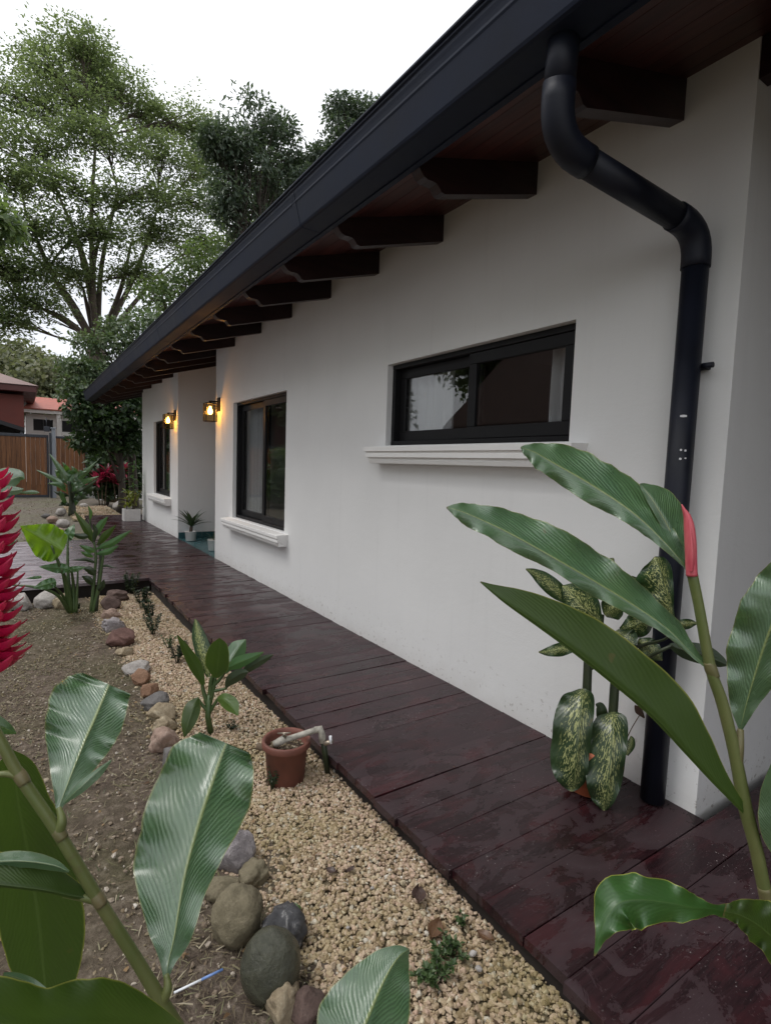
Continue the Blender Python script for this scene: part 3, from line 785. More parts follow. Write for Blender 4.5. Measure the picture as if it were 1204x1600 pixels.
mb = MB(); mb.prism_y([(1.50, 2.99), (1.318, 2.968), (1.312, 2.972), (1.312, 2.980), (1.50, 3.004)], YA, YB); adopt(mb.build('drip_edge', M['gutter_paint']))
# gutter joints
for y in (3.05, 6.9, 10.8):
    mb = MB(); pr = [(x - .0015 if x < 1.5 else x, z - .0015 if z < 2.8 else z) for x, z in outer]
    mb.prism_y(pr + inner, y, y + .05); adopt(mb.build('gutter_joint', M['gutter_paint']))
# barge board at the far gable end
mb = MB(); i = 0
mb.prism_y([(1.50, 2.70), (7.2, 2.70 + sl*5.7), (7.2, 2.95 + sl*5.7), (1.50, 2.90)], YB + .002, YB + .035)
adopt(mb.build('barge_board', M['rafter_wood']))

# downpipe
def arc(p0, p1, p2, r, n=7):
    """points rounding the corner p0-p1-p2"""
    p0, p1, p2 = Vector(p0), Vector(p1), Vector(p2)
    a = (p0 - p1).normalized() * r; b = (p2 - p1).normalized() * r
    return [(p1 + a) * (1-t)**2 + p1 * 2*t*(1-t) + (p1 + b) * t*t for t in [i/n for i in range(n+1)]]
P0 = Vector((1.462, 1.262, 2.80)); 
P1 = Vector((1.505, 1.315, 2.498)); P2 = Vector((2.238, 1.205, 2.368)); P3 = Vector((2.238, 1.212, 0.012))
r = 0.049
dp = thing('downpipe', 'dark painted downpipe running from the gutter down the white wall corner', 'downpipe', (P3.x, P3.y, 0))
dpi = Matrix.Translation((-P3.x, -P3.y, 0))
def dpart(mb, name, mat):
    o = mb.build(name, mat, dp); o.matrix_parent_inverse = dpi; return o
mb = MB(); mb.tube([P0, lerp(P0, P1, .55)], [r*1.03, r*1.03], 24); dpart(mb, 'outlet', M['pipe_paint'])
a1 = arc(P0, P1, P2, 0.12); a2 = arc(P1, P2, P3, 0.11)
mb = MB(); mb.tube([lerp(P0, P1, .45)] + a1 + [a1[-1] + (P2-P1).normalized()*.03], r*1.10, 24); dpart(mb, 'elbow', M['pipe_paint'])
mb = MB(); mb.tube([a1[-1], a2[0]], r, 24); dpart(mb, 'slanted_pipe', M['pipe_paint'])
mb = MB(); mb.tube([a2[0] - (P2-P1).normalized()*.03] + a2 + [a2[-1] + Vector((0, 0, -.035))], r*1.10, 24); dpart(mb, 'elbow', M['pipe_paint'])
mb = MB(); mb.tube([a2[-1], P3], r, 28); dpart(mb, 'vertical_pipe', M['pipe_paint'])
mb = MB(); mb.tube([(2.262, 1.165, 1.84), (2.262, 1.118, 1.84)], .011, 10); mb.box((2.285, 1.15, 1.83), (2.309, 1.27, 1.85)); dpart(mb, 'bracket', M['pipe_paint'])
# small paint nicks and stickers on the pipe
def nick(u, v, w, h):
    p = at(u, v, 1) - CAM
    o = CAM - Vector((P3.x, P3.y, 0)); d = p
    A = d.x**2 + d.y**2; B = 2*(o.x*d.x + o.y*d.y); Cc = o.x**2 + o.y**2 - (r+.0055)**2
    t = (-B - math.sqrt(max(0, B*B - 4*A*Cc))) / (2*A); c = CAM + d*t
    ang = math.atan2(c.y - P3.y, c.x - P3.x); mb = MB(); i = 0
    for k in range(5):
        a = ang + (k-2)/4 * w / r
        for z in (-h/2, h/2): mb.v.append((P3.x + (r+.0055)*math.cos(a), P3.y + (r+.0055)*math.sin(a), c.z + z*(1 - .3*abs(k-2)/2)))
    for k in range(4): mb.face([2*k, 2*k+1, 2*k+3, 2*k+2], True)
    return dpart(mb, 'paint_mark', M['paper_white'])
nick(1067, 650, .022, .010); nick(1063, 703, .007, .009); nick(1070, 704, .007, .009); nick(1062, 717, .008, .009); nick(1070, 716, .007, .006)

# wall lanterns
def lantern(y, label):
    z = 2.10
    root = thing('wall_lantern', label, 'lantern', (XW, y, z), 'lanterns either side of the porch')
    inv = Matrix.Translation((-XW, -y, -z))
    def part(mb, name, mat, parent=root):
        o = mb.build(name, mat, parent); 
        if parent is root: o.matrix_parent_inverse = inv
        return o
    mb = MB(); mb.bbox((XW-.022, y-.055, z-.02), (XW-.001, y+.055, z+.17), .006); part(mb, 'back_plate', M['lantern_metal'])
    mb = MB(); mb.tube([(XW-.02, y, z+.11), (XW-.125, y, z+.11)], .011, 10); part(mb, 'arm', M['lantern_metal'])
    cx, hw = XW-.125, .072; zt, zb = z+.085, z-.165
    mb = MB()
    mb.bbox((cx-hw, y-hw, zt-.014), (cx+hw, y+hw, zt), .003); mb.tube([(cx, y, zt-.004), (cx, y, z+.115)], .02, 10)
    for a in (-1, 1):
        for b in (-1, 1):
            mb.bbox((cx+a*hw-.005, y+b*hw-.005, zb), (cx+a*hw+.005, y+b*hw+.005, zt-.002), .0015)
    for a in (-1, 1):
        mb.bbox((cx-hw+.006, y+a*hw-.004, zb-.003), (cx+hw-.006, y+a*hw+.004, zb+.007), .001); mb.bbox((cx+a*hw-.004, y-hw+.006, zb-.003), (cx+a*hw+.004, y+hw-.006, zb+.007), .001)
    part(mb, 'cage', M['lantern_metal'])
    for a in (-1, 1):
        mb = MB(); mb.box((cx-hw+.006, y+a*(hw-.002)-.001, zb+.008), (cx+hw-.006, y+a*(hw-.002)+.001, zt-.016)); part(mb, 'pane', M['lantern_glass'])
        mb = MB(); mb.box((cx+a*(hw-.002)-.001, y-hw+.009, zb+.008), (cx+a*(hw-.002)+.001, y+hw-.009, zt-.016)); part(mb, 'pane', M['lantern_glass'])
    mb = MB(); mb.lathe([(0.0, -.05), (.018, -.045), (.03, -.025), (.032, -.005), (.024, .02), (.013, .04), (.013, .06), (0, .06)], 16, (cx, y, z-.02)); part(mb, 'bulb', M['bulb_glow'])
    ld = bpy.data.lights.new('lantern_light', 'POINT'); ld.energy = 42; ld.color = (1.0, 0.46, 0.07); ld.shadow_soft_size = .035
    lo = bpy.data.objects.new('lantern_light', ld); lo.location = (cx, y, z-.03); COL.objects.link(lo)
    lo.parent = root; lo.matrix_parent_inverse = inv
lantern(7.70, 'lit lantern beside the nearer tall window on the white wall')
lantern(10.29, 'lit lantern beside the farthest tall window across the porch')

# ================================================================== generic part builder for things placed in world space
def pb(mb, name, mat, root, fix=False):
    o = mb.build(name, mat, None, fix); o.parent = root
    o.matrix_parent_inverse = Matrix.Translation(-Vector(root.location)); return o
def crom(pts, n):
    """Catmull-Rom resample a list of tuples"""
    P = [np.array(p, float) for p in pts]
    P = [2*P[0]-P[1]] + P + [2*P[-1]-P[-2]]
    segs = len(P) - 3; out = []
    for i in range(n + 1):
        s = i / n * segs; k = min(segs - 1, int(s)); t = s - k
        a, b, c, d = P[k:k+4]
        out.append(0.5*((2*b) + (-a+c)*t + (2*a-5*b+4*c-d)*t*t + (-a+3*b-3*c+d)*t**3))
    return out

def grid_leaf(rows):
    """rows: list of lists of world points (across) -> MB with uv"""
    mb = MB(); n = len(rows); m = len(rows[0])
    for r in rows:
        for p in r: mb.v.append(tuple(p))
    for i in range(n - 1):
        for j in range(m - 1):
            a = i*m + j
            uv = [(j/(m-1), i/(n-1)), ((j+1)/(m-1), i/(n-1)), ((j+1)/(m-1), (i+1)/(n-1)), (j/(m-1), (i+1)/(n-1))]
            mb.face([a, a+1, a+m+1, a+m], True, uv)
    return mb

def view_leaf(root, ctrl, mat, tilt=(0.35, 0.35), curl=(0.0, 0.0), wave=0.035, wfreq=5, n=34, m=12, name='leaf', seed=0, flip=False, rag=0.03):
    """leaf given by its midrib seen in the photo: (u, v, distance, half width left, half width right), base to tip"""
    C5 = crom(ctrl, n); r = random.Random(seed + int(ctrl[0][0]*7)); ph = [r.random()*6 for _ in range(6)]
    rows = []
    for i, c in enumerate(C5):
        q0 = C5[max(0, i-1)]; q1 = C5[min(n, i+1)]
        t = np.array([q1[0]-q0[0], q1[1]-q0[1]]); t /= (np.linalg.norm(t) + 1e-9)
        nl = np.array([t[1], -t[0]]); row = []
        s_ = i / n
        for j in range(m + 1):
            s = -1 + 2*j/m; a = abs(s); left = s < 0
            w = max(0.0, c[3] if left else c[4])
            k = 0 if left else 1
            rg = 1 + 1.6*rag*noise.noise((s_*wfreq*1.6 + ph[k]*9, k*7.7, 0)) + 1.3*rag*noise.noise((s_*wfreq*4.5 + ph[k+2]*9, k*3.3, 5))
            wpx = w * a * (1 + (rg-1)*a)
            pq = np.array([c[0], c[1]]) + (nl if left else -nl) * wpx
            wm = w * c[2] / F
            dd = c[2] + wm*(tilt[k]*a + curl[k]*a*a) + wave*wm*6*0.16*a*a*(math.sin(wfreq*2*PI*s_ + ph[k+4] + 2.5*noise.noise((s_*3, ph[k], 1))) + noise.noise((s_*wfreq*3, ph[k+2], 2))) - 0.06*wm*math.exp(-(a/0.08)**2)
            row.append(at(pq[0], pq[1], dd))
        rows.append(row if not flip else row[::-1])
    return pb(grid_leaf(rows), name, mat, root)

def blade(root, base, dirv, length, width, mat, droop=0.5, fold=0.25, prof=None, n=10, m=4, name='leaf', up=(0, 0, 1), twist=0.0, wavy=0.04, seed=0):
    """leaf in the world: starts along dirv, bends down by 'droop' radians"""
    r = random.Random(seed); base = Vector(base); d = Vector(dirv).normalized(); up = Vector(up)
    side = d.cross(up)
    if side.length < 1e-4: side = Vector((1, 0, 0))
    side.normalize()
    nrm = side.cross(d).normalized()
    if twist:
        q = Matrix.Rotation(twist, 3, d); side = q @ side; nrm = q @ nrm
    prof = prof or (lambda t: math.sin(PI * min(1, t*0.93+0.05))**0.8)
    p = base.copy(); rows = []; ph = r.random()*6
    for i in range(n + 1):
        t = i / n; w = width * max(0.0, prof(t)) if i < n else 0.002*width
        row = []
        for j in range(m + 1):
            s = -1 + 2*j/m
            row.append(p + side*(s*w) + nrm*(fold*abs(s)*w + wavy*width*s*s*math.sin(7*t*2+ph+s)))
        rows.append(row)
        rot = Matrix.Rotation(-droop / n, 3, side)
        d = rot @ d; nrm = rot @ nrm; p = p + d * (length / n)
    return pb(grid_leaf(rows), name, mat, root)

def tubepart(root, pts, rad, mat, name='stem', n=8):
    mb = MB(); mb.tube(pts, rad, n); return pb(mb, name, mat, root)
def vstem(root, pts, mat, name='stem', n=12, res=None):
    """stem through (u, v, distance, radius px)"""
    c = crom(pts, res or len(pts)*4)
    return tubepart(root, [at(*q[:3]) for q in c], [q[3]*q[2]/F for q in c], mat, name, n)

# ================================================================== ROCKS
_ico = {}
def ico(sub):
    if sub not in _ico:
        bm = bmesh.new(); bmesh.ops.create_icosphere(bm, subdivisions=sub, radius=1)
        bm.verts.index_update()
        _ico[sub] = (np.array([v.co[:] for v in bm.verts]), np.array([[v.index for v in f.verts] for f in bm.faces])); bm.free()
    return _ico[sub]
def rock(u, v, wpx, hpx, mat, label, smooth=0.16, sub=4, zg=None, sink=0.32, rz=None, flat=1.0, group='stones edging the gravel path', cuts=0):
    """(u, v) is the middle of the stone as seen in the photo"""
    vb = v + hpx * 0.42
    p = on_z(u, vb, -0.13 if zg is None else zg)
    if zg is None: p = on_z(u, vb, gz(p.x, p.y))
    d = depth(p); w = wpx*d/F/2; h = hpx*d/F/2
    r = random.Random(int(u*31 + v*17)); V, Fc = ico(sub); V = V.copy()
    sd = r.random()*50
    for i in range(len(V)):
        q = Vector(V[i]); n1 = noise.noise(q*1.1 + Vector((sd, 0, 0))); n2 = noise.noise(q*2.6 + Vector((0, sd, 0))); n3 = noise.noise(q*6 + Vector((0, 0, sd)))
        V[i] = q * (1 + smooth*1.7*n1 + smooth*1.1*n2 + smooth*0.55*n3)
    for k in range(cuts):                     # broken faces
        nv = Vector((r.uniform(-1, 1), r.uniform(-1, 1), r.uniform(-.2, 1))).normalized(); lim = r.uniform(.55, .8)
        dd = V @ np.array(nv); over = np.maximum(0, dd - lim); V -= np.outer(over*0.85, np.array(nv))
    # to size: across the view w, up h, and a depth between
    ax = Vector((R_.x, R_.y, 0)).normalized(); ay = Vector((-ax.y, ax.x, 0))
    dep = min(w, h*1.15) * r.uniform(.9, 1.15)
    hz = h * 0.95 * flat
    O = Vector((p.x, p.y, p.z)) + ay * dep*0.6
    zc = p.z + hz * (1 - sink)
    W = np.outer(V[:, 0], np.array(ax))*w + np.outer(V[:, 1], np.array(ay))*dep + np.outer(V[:, 2], [0, 0, 1])*hz
    W += np.array([0, 0, hz*(1-sink)])
    o = np_mesh('rock', W, Fc, mat, None, True); o.location = (O.x, O.y, p.z)
    tag(o, label, 'rock', group); return o
RK = [
 (365,1438,80,98,'rock_tan','large smooth tan boulder touching the dark streaked stone',.10,4,0),
 (417,1519,96,122,'rock_olive','wet dark olive egg-shaped boulder at the path edge',.04,4,0),
 (440,1458,70,66,'rock_dark','dark grey rock streaked with white above the olive boulder',.14,4,1),
 (393,1371,46,40,'rock_tan','rough small tan stone behind the large tan boulder',.16,4,1),
 (362,1340,62,66,'rock_marble','grey and white marbled stone half hidden by the big ginger leaf',.18,4,2),
 (343,1396,58,34,'rock_tan','flat olive-tan slab behind the large tan boulder',.10,4,1),
 (438,1580,64,56,'rock_cream','crumbly cream rock at the bottom edge below the olive boulder',.22,4,2),
 (476,1578,48,56,'rock_brown','brown broken rock at the bottom edge beside the cream rock',.16,4,3),
 (266,1190,46,62,'rock_grey','dark grey rock leaning behind the top of the big ginger leaf',.16,4,2),
 (253,1156,42,44,'rock_pink','pale pink blocky stone left of the spotted garden plant',.14,4,3),
 (256,1135,34,22,'rock_cream','small cream stone wedged between pink and yellowish stones',.16,3,1),
 (247,1116,40,30,'rock_cream','yellowish cream stone below the flat grey stone',.18,3,1),
 (239,1099,40,28,'rock_grey','flat brownish grey stone above the yellowish cream stone',.10,3,1),
 (232,1078,24,24,'rock_orange','small tan stone below the orange-brown stone',.12,3,0),
 (216,1060,28,22,'rock_orange','orange-brown rounded stone under the white flat-topped stone',.10,3,0),
 (208,1045,42,22,'rock_white','white flat-topped stone in the row along the gravel',.10,3,2),
 (193,1018,25,16,'rock_cream','small pale cream stone lying by itself in the row',.10,3,1),
 (183,998,42,28,'rock_red','large reddish brown stone in the row along the gravel',.10,3,1),
 (172,977,28,24,'rock_marble','white and grey stone behind the large reddish brown stone',.18,3,1),
 (170,960,28,16,'rock_pink','low pinkish stone behind the white and grey stone',.14,3,1),
 (167,944,32,20,'rock_brown','brown stone at the foot of the thin-stemmed ginger',.12,3,1),
 (180,931,30,18,'rock_brown','dark brown stone nearest the walkway corner',.14,3,1),
 (63,938,42,26,'rock_white','big white rounded stone in front of the side walkway',.08,3,0),
 (27,942,34,26,'rock_white','white stone beside the red flower in front of the walkway',.10,3,0),
 (30,926,32,14,'rock_pink','pinkish stone tucked behind the white stones by the walkway',.10,3,0),
 (95,940,26,24,'rock_cream','tan stone behind the elephant ear stalks',.12,3,1),
]
for k, (u, v, w, h, mt, lb, sm, sub, cut) in enumerate(RK):
    big = k < 8
    rock(u, v, w * (1 if big else 1.05), h * (1 if big else 1.18), M[mt], lb, sm if big else sm * 1.5, 4, sink=.32 if big else .25, cuts=cut if big else cut + 2)
FAR = [(93,800,16,14,'rock_white','white stone left of the tall ginger clump beyond the walkway'),(80,812,18,12,'rock_pink','pinkish stone low on the bank beyond the walkway'),
       (96,818,20,14,'rock_white','white stone nearest the walkway under the tall ginger clump'),(88,829,20,10,'rock_pink','flat pink stone at the far walkway edge'),
       (70,806,12,8,'rock_grey','small grey stone on the driveway beside the stone bank'),(187,790,26,18,'rock_white','white rock left of the white planter'),
       (172,781,26,8,'rock_cream','flat cream rock behind the rear gravel'),(130,790,12,9,'rock_white','small white stone right of the tall ginger clump'),
       (203,797,14,12,'rock_white','small white rock touching the white planter')]
for (u, v, w, h, mt, lb) in FAR: rock(u, v, w, h, M[mt], lb, .14, 3, -0.15, .2, group='stones beyond the walkway', cuts=1)

# ================================================================== GRAVEL, GRASS, BITS
def scatter_pebbles(name, n, xr, yr, smin, smax, sub, mat, zf, layers=1, keep=None):
    V0, F0 = ico(sub); nv = len(V0)
    P = np.zeros((n, 3)); c = 0
    xs = RNG.uniform(*xr, n*2); ys = RNG.uniform(*yr, n*2); k = 0
    while c < n and k < 2*n:
        x, y = xs[k], ys[k]; k += 1
        if keep and not keep(x, y): continue
        P[c] = (x, y, zf(x, y)); c += 1
    P = P[:c]; n = c
    S = RNG.uniform(smin, smax, (n, 1)) * RNG.uniform(.65, 1.15, (n, 3)); S[:, 2] *= .8
    jit = 1 + RNG.normal(0, .20, (n, nv))
    V = V0[None] * jit[:, :, None] * S[:, None, :]
    ang = RNG.uniform(0, 2*PI, n); til = RNG.normal(0, .5, n)
    ca, sa, ct, st = np.cos(ang), np.sin(ang), np.cos(til), np.sin(til)
    x, y, z = V[..., 0], V[..., 1], V[..., 2]
    y, z = y*ct[:, None]-z*st[:, None], y*st[:, None]+z*ct[:, None]
    x, y = x*ca[:, None]-y*sa[:, None], x*sa[:, None]+y*ca[:, None]
    V = np.stack([x, y, z], -1)
    P[:, 2] += RNG.uniform(-.2, 1.0, n) * smax * .8
    V = V + P[:, None, :]
    Fc = F0[None] + (np.arange(n)*nv)[:, None, None]
    o = np_mesh(name, V.reshape(-1, 3), Fc.reshape(-1, 3), mat)
    return o
def path_left(y): return 0.64 + 0.035*math.sin(y*1.9) + 0.02*math.sin(y*5.3)
near = scatter_pebbles('gravel', 19000, (0.5, 1.30), (0.2, 2.3), .0035, .0112, 1, M['pebbles'], gz, keep=lambda x, y: x > path_left(y) + random.gauss(0, .03))
tag(near, 'tan and cream crushed gravel between stones and deck, nearer stretch', 'gravel', kind='stuff')
farg = scatter_pebbles('gravel', 25000, (0.5, 1.30), (2.2, 6.8), .0055, .0125, 0 or 1, M['pebbles'], gz, keep=lambda x, y: x > path_left(y) + random.gauss(0, .03))
tag(farg, 'tan and cream crushed gravel between stones and deck, farther stretch', 'gravel', kind='stuff')
rg = scatter_pebbles('gravel', 2500, (1.05, 2.2), (14.9, 19), .015, .03, 1, M['pebbles'], lambda x, y: -.14)
tag(rg, 'pale gravel behind the white planter past the deck end', 'gravel', kind='stuff')
chips = scatter_pebbles('stone_chips', 12000, (-1.8, 0.70), (0.3, 6.7), .0018, .0105, 1, M['chips'], lambda x, y: gz(x, y) + .002)
tag(chips, 'small pale stone chips scattered over the garden soil', 'stone chips', kind='stuff')
dchips = scatter_pebbles('stone_chips', 2200, (-6, 1.0), (10.6, 23), .006, .022, 1, M['chips'], lambda x, y: -.165)
tag(dchips, 'loose stones scattered over the earth driveway', 'stone chips', kind='stuff')

def straws(name, n, xr, yr, mat, lmin, lmax, w, flat, zf, dens=None):
    x = RNG.uniform(*xr, n); y = RNG.uniform(*yr, n)
    if dens is not None:
        k = np.array([RNG.random() < dens(a, b) for a, b in zip(x, y)]); x, y = x[k], y[k]; n = len(x)
    z = np.array([zf(a, b) for a, b in zip(x, y)])
    L = RNG.uniform(lmin, lmax, n); az = RNG.uniform(0, 2*PI, n); el = RNG.uniform(*flat, n)
    d = np.stack([np.cos(az)*np.cos(el), np.sin(az)*np.cos(el), np.sin(el)], -1)
    s = np.stack([-np.sin(az), np.cos(az), RNG.uniform(-.5, .5, n)], -1) * (w * RNG.uniform(.6, 1.4, n))[:, None]
    p = np.stack([x, y, z + RNG.uniform(0.0, .010, n)], -1)
    mid = p + d*(L*.5)[:, None] + np.array([0, 0, .2])*(L*.15)[:, None]; tip = p + d*L[:, None] - np.array([0, 0, 1])*(L*.1*np.sin(el))[:, None]
    V = np.stack([p - s, p + s, mid + s*.8, tip, mid - s*.8], 1).reshape(-1, 3)
    b = np.arange(n)[:, None]*5
    F4 = np.concatenate([b+0, b+1, b+2, b+4], 1); F3 = np.concatenate([b+4, b+2, b+3, b+3], 1)
    # triangles only
    T = np.concatenate([F4[:, [0,1,2]], F4[:, [0,2,3]], F3[:, :3]], 0)
    return np_mesh(name, V, T, mat)
o = straws('dry_grass', 70000, (-2.4, 0.68), (0.4, 6.75), M['dry_grass'], .012, .055, .0016, (-.05, .45), gz,
           lambda x, y: .25 + .75*sstep(-.15, .35, noise.noise((x*1.7, y*1.7, 2)) + .25*sstep(2, 5, y)))
tag(o, 'dry cut grass lying on the brown garden soil', 'grass', kind='stuff')
o = straws('green_grass', 11000, (-2.4, 0.66), (0.6, 6.6), M['weed_leaf'], .012, .035, .0012, (.2, 1.3), gz,
           lambda x, y: sstep(.02, .45, noise.noise((x*2.3+9, y*2.3, 7))))
tag(o, 'thin green grass sprouting in patches on the garden soil', 'grass', kind='stuff')
o = straws('leaf_litter', 900, (-2.2, 1.2), (0.4, 6.6), M['litter'], .010, .028, .005, (-.1, .4), lambda x, y: gz(x, y) + .008)
tag(o, 'crumbled brown leaf litter over soil and gravel', 'leaf litter', kind='stuff')
o = straws('yard_grass', 9000, (-7, 1.0), (10.6, 23), M['dry_grass'], .03, .10, .003, (.0, .5), lambda x, y: -.165,
           lambda x, y: .15 + .6*sstep(0, .4, noise.noise((x*.6, y*.6, 5))))
tag(o, 'sparse dry grass on the earth driveway by the gate', 'grass', kind='stuff')

# loose things on the ground
def fallen(u, v, size, mat, label, rz, lift=.012, z=None):
    p = on_z(u, v, -.11 if z is None else z); p.z = (gz(p.x, p.y) + .014 if z is None else z) + lift
    mb = MB(); n, mm = 8, 4; rows = []
    for i in range(n + 1):
        t = i/n; w = size*.3*math.sin(PI*min(1, t*.95+.03))
        rows.append([Vector(((t-.5)*size, s*w, .35*size*(abs(s)*.45 + .5*(t-.5)**2*(1+s)) )) for s in np.linspace(-1, 1, mm+1)])
    mb = grid_leaf(rows); o = mb.build('fallen_leaf', mat, None, False); o.location = p; o.rotation_euler = (random.uniform(-.2, .2), random.uniform(-.15, .15), rz)
    tag(o, label, 'leaf'); return o
fallen(653, 1418, .085, M['dead_leaf_dark'], 'dark brown curled dead leaf on the gravel near the deck', .9, .012)
fallen(678, 1470, .080, M['dead_leaf'], 'orange-brown dead leaf lying on the gravel', .5, .006)
fallen(757, 1480, .060, M['dead_leaf'], 'rusty dead leaf on the gravel against the deck', 1.9, .006)
fallen(517, 1372, .045, M['dead_leaf_dark'], 'small blackish dead leaf in the middle of the gravel', 2.2, .004)
fallen(547, 1372, .040, M['dead_leaf_dark'], 'small dark curled leaf right of the blackish leaf', .2, .006)
fallen(458, 1432, .05, M['weed_leaf'], 'green leaflet lying on the gravel beside the dark rock', -.6, .004)
fallen(276, 888, .06, M['dead_leaf_dark'], 'small dark dead leaf lying on the far deck boards', .4, .004, 0.004)
fallen(205, 835, .10, M['dead_leaf'], 'pale dry leaf on the deck left of the porch', 1.2, .004, 0.004)
def pebble1(u, v, r, mat, label):
    p = on_z(u, v, -.1); p.z = gz(p.x, p.y) + .018
    V, Fc = ico(2); rr = random.Random(u); V = np.array([Vector(q) * (1 + .22*noise.noise(Vector(q)*1.5 + Vector((u, v, 0)))) for q in V]) * np.array([r, r*.8, r*.6])
    o = np_mesh('pebble', V, Fc, mat, None, True); o.location = p; o.rotation_euler = (.3, .2, u); tag(o, label, 'pebble', 'white pebbles on the gravel')
pebble1(581, 1395, .008, M['rock_white'], 'round white pebble alone in the middle of the gravel')
pebble1(543, 1458, .007, M['rock_white'], 'white pebble left of the orange-brown dead leaf')
pebble1(686, 1483, .008, M['rock_white'], 'round white pebble just below the orange-brown dead leaf')
pebble1(738, 1500, .013, M['rock_white'], 'largest white pebble near the rusty dead leaf')
pebble1(747, 1524, .011, M['rock_white'], 'white pebble below the largest white pebble')
# plastic stick
p0 = on_z(272, 1561, -.1); p1 = on_z(348, 1526, -.1); p0.z = gz(p0.x, p0.y) + .018; p1.z = gz(p1.x, p1.y) + .022
st = thing('plastic_stick', 'thin blue and white plastic stick lying on the soil', 'stick', p0)
mb = MB(); mb.tube([p0, lerp(p0, p1, .72)], .0032, 8); pb(mb, 'shaft', M['plastic_white'], st, True)
mb = MB(); mb.tube([lerp(p0, p1, .55), p1], .0036, 8); pb(mb, 'sleeve', M['plastic_blue'], st, True)

# ================================================================== POTS
# terracotta pot with the standpipe beside the deck
pc = on_z(447, 1228, -.125); pc = Vector((1.030, 2.325, gz(1.03, 2.325)))
pot = thing('terracotta_pot', 'worn terracotta pot filled with pebbles beside the deck edge', 'pot', pc)
mb = MB(); mb.lathe([(0, .0), (.082, .0), (.086, .004), (.100, .172), (.112, .174), (.115, .179), (.115, .203), (.111, .208), (.101, .206), (.098, .182), (.095, .15), (.0, .15)], 40, tuple(pc)); pb(mb, 'pot_body', M['terracotta'], pot, True)
mb = MB(); mb.lathe([(.0, .164), (.05, .162), (.0955, .154)], 24, tuple(pc)); pb(mb, 'soil', M['potting_soil'], pot, True)
o = scatter_pebbles('pot_pebbles', 150, (pc.x - .1, pc.x + .1), (pc.y - .1, pc.y + .1), .004, .009, 1, M['chips'], lambda x, y: pc.z + .160, keep=lambda x, y: (x-pc.x)**2 + (y-pc.y)**2 < .0078)
o.parent = pot; o.matrix_parent_inverse = Matrix.Translation(-pc); o['kind'] = 'stuff'
zt = pc.z + .215
sp = thing('standpipe', 'grey plastic water pipe with taps crossing the terracotta pot', 'tap', (1.20, 2.36, pc.z))
A = [at(402, 1166, 2.62), at(425, 1171, 2.60), at(432, 1160, 2.58), at(448, 1153, 2.57)]
tubepart(sp, A, [.016, .015, .014, .013], M['twig'], 'old_pipe', 10)
B = [at(446, 1156, 2.57), at(498, 1139, 2.60)]
tubepart(sp, B, .0138, M['pvc'], 'pipe', 14)
tubepart(sp, [at(492, 1141, 2.60), at(500, 1139, 2.60), at(503, 1148, 2.60), at(504, 1160, 2.60)], [.0165, .0175, .0165, .0165], M['pvc'], 'elbow', 14)
tubepart(sp, [at(505, 1155, 2.61), at(512, 1212, 2.68)], .014, M['dark_stem'], 'post', 12)
tubepart(sp, [at(506, 1162, 2.59), at(520, 1158, 2.59)], [.012, .009], M['brass'], 'spout', 10)
tubepart(sp, [at(516, 1150, 2.585), at(517, 1162, 2.585)], .007, M['plastic_white'], 'spout_handle', 8)
tubepart(sp, [at(444, 1150, 2.56), at(444, 1145, 2.56)], .008, M['brass'], 'valve_stem', 10)
tubepart(sp, [at(434, 1146, 2.565), at(454, 1145, 2.555)], [.004, .004], M['brass'], 'valve_handle', 8)
tubepart(sp, [at(430, 1163, 2.58), at(447, 1153, 2.57)], [.019, .019], M['pvc'], 'joint', 12)

# white pot with cycad on the porch
def pot_white(c, rr, h, label, name='potted_cycad'):
    root = thing(name, label, 'potted plant', c, 'white pots on the porch')
    mb = MB(); mb.lathe([(0, 0), (rr*.78, 0), (rr*.82, .005), (rr*.98, h*.93), (rr, h*.94), (rr, h), (rr*.93, h), (rr*.9, h*.85), (0, h*.85)], 28, tuple(c)); pb(mb, 'pot', M['white_pot'], root, True)
    mb = MB(); mb.lathe([(0, h*.9), (rr*.9, h*.87)], 18, tuple(c)); pb(mb, 'soil', M['potting_soil'], root, True)
    return root
c = Vector((2.44, 9.72, 0.0))
cy = pot_white(c, .098, .165, 'small cycad in a white pot on the teal porch floor')
tubepart(cy, [c + Vector((0, 0, .14)), c + Vector((.01, 0, .24))], [.03, .026], M['bark'], 'trunk', 10)
rr = random.Random(5)
for k in range(17):
    a = k*2.4; e = lerp(1.4, .6, (k % 6)/5)
    dv = Vector((math.cos(a)*math.cos(e), math.sin(a)*math.cos(e), math.sin(e)))
    blade(cy, c + Vector((.01, 0, .235)), dv, rr.uniform(.33, .42), .032, M['cycad_leaf'], .65, .35, lambda t: (.5 + .5*math.sin(PI*min(1, t+.1))) * (1-t**4), 8, 2, seed=k)
c = Vector((2.50, 8.55, 0.0))
cy2 = pot_white(c, .10, .17, 'white pot half hidden behind the porch wall corner', 'potted_plant')
for k in range(14):
    a = k*2.4; e = rr.uniform(.5, 1.2); dv = Vector((math.cos(a)*math.cos(e), math.sin(a)*math.cos(e), math.sin(e)))
    blade(cy2, c + Vector((0, 0, .15)), dv, rr.uniform(.16, .24), .007, M['cycad_leaf'], .9, .2, None, 6, 2, seed=k)

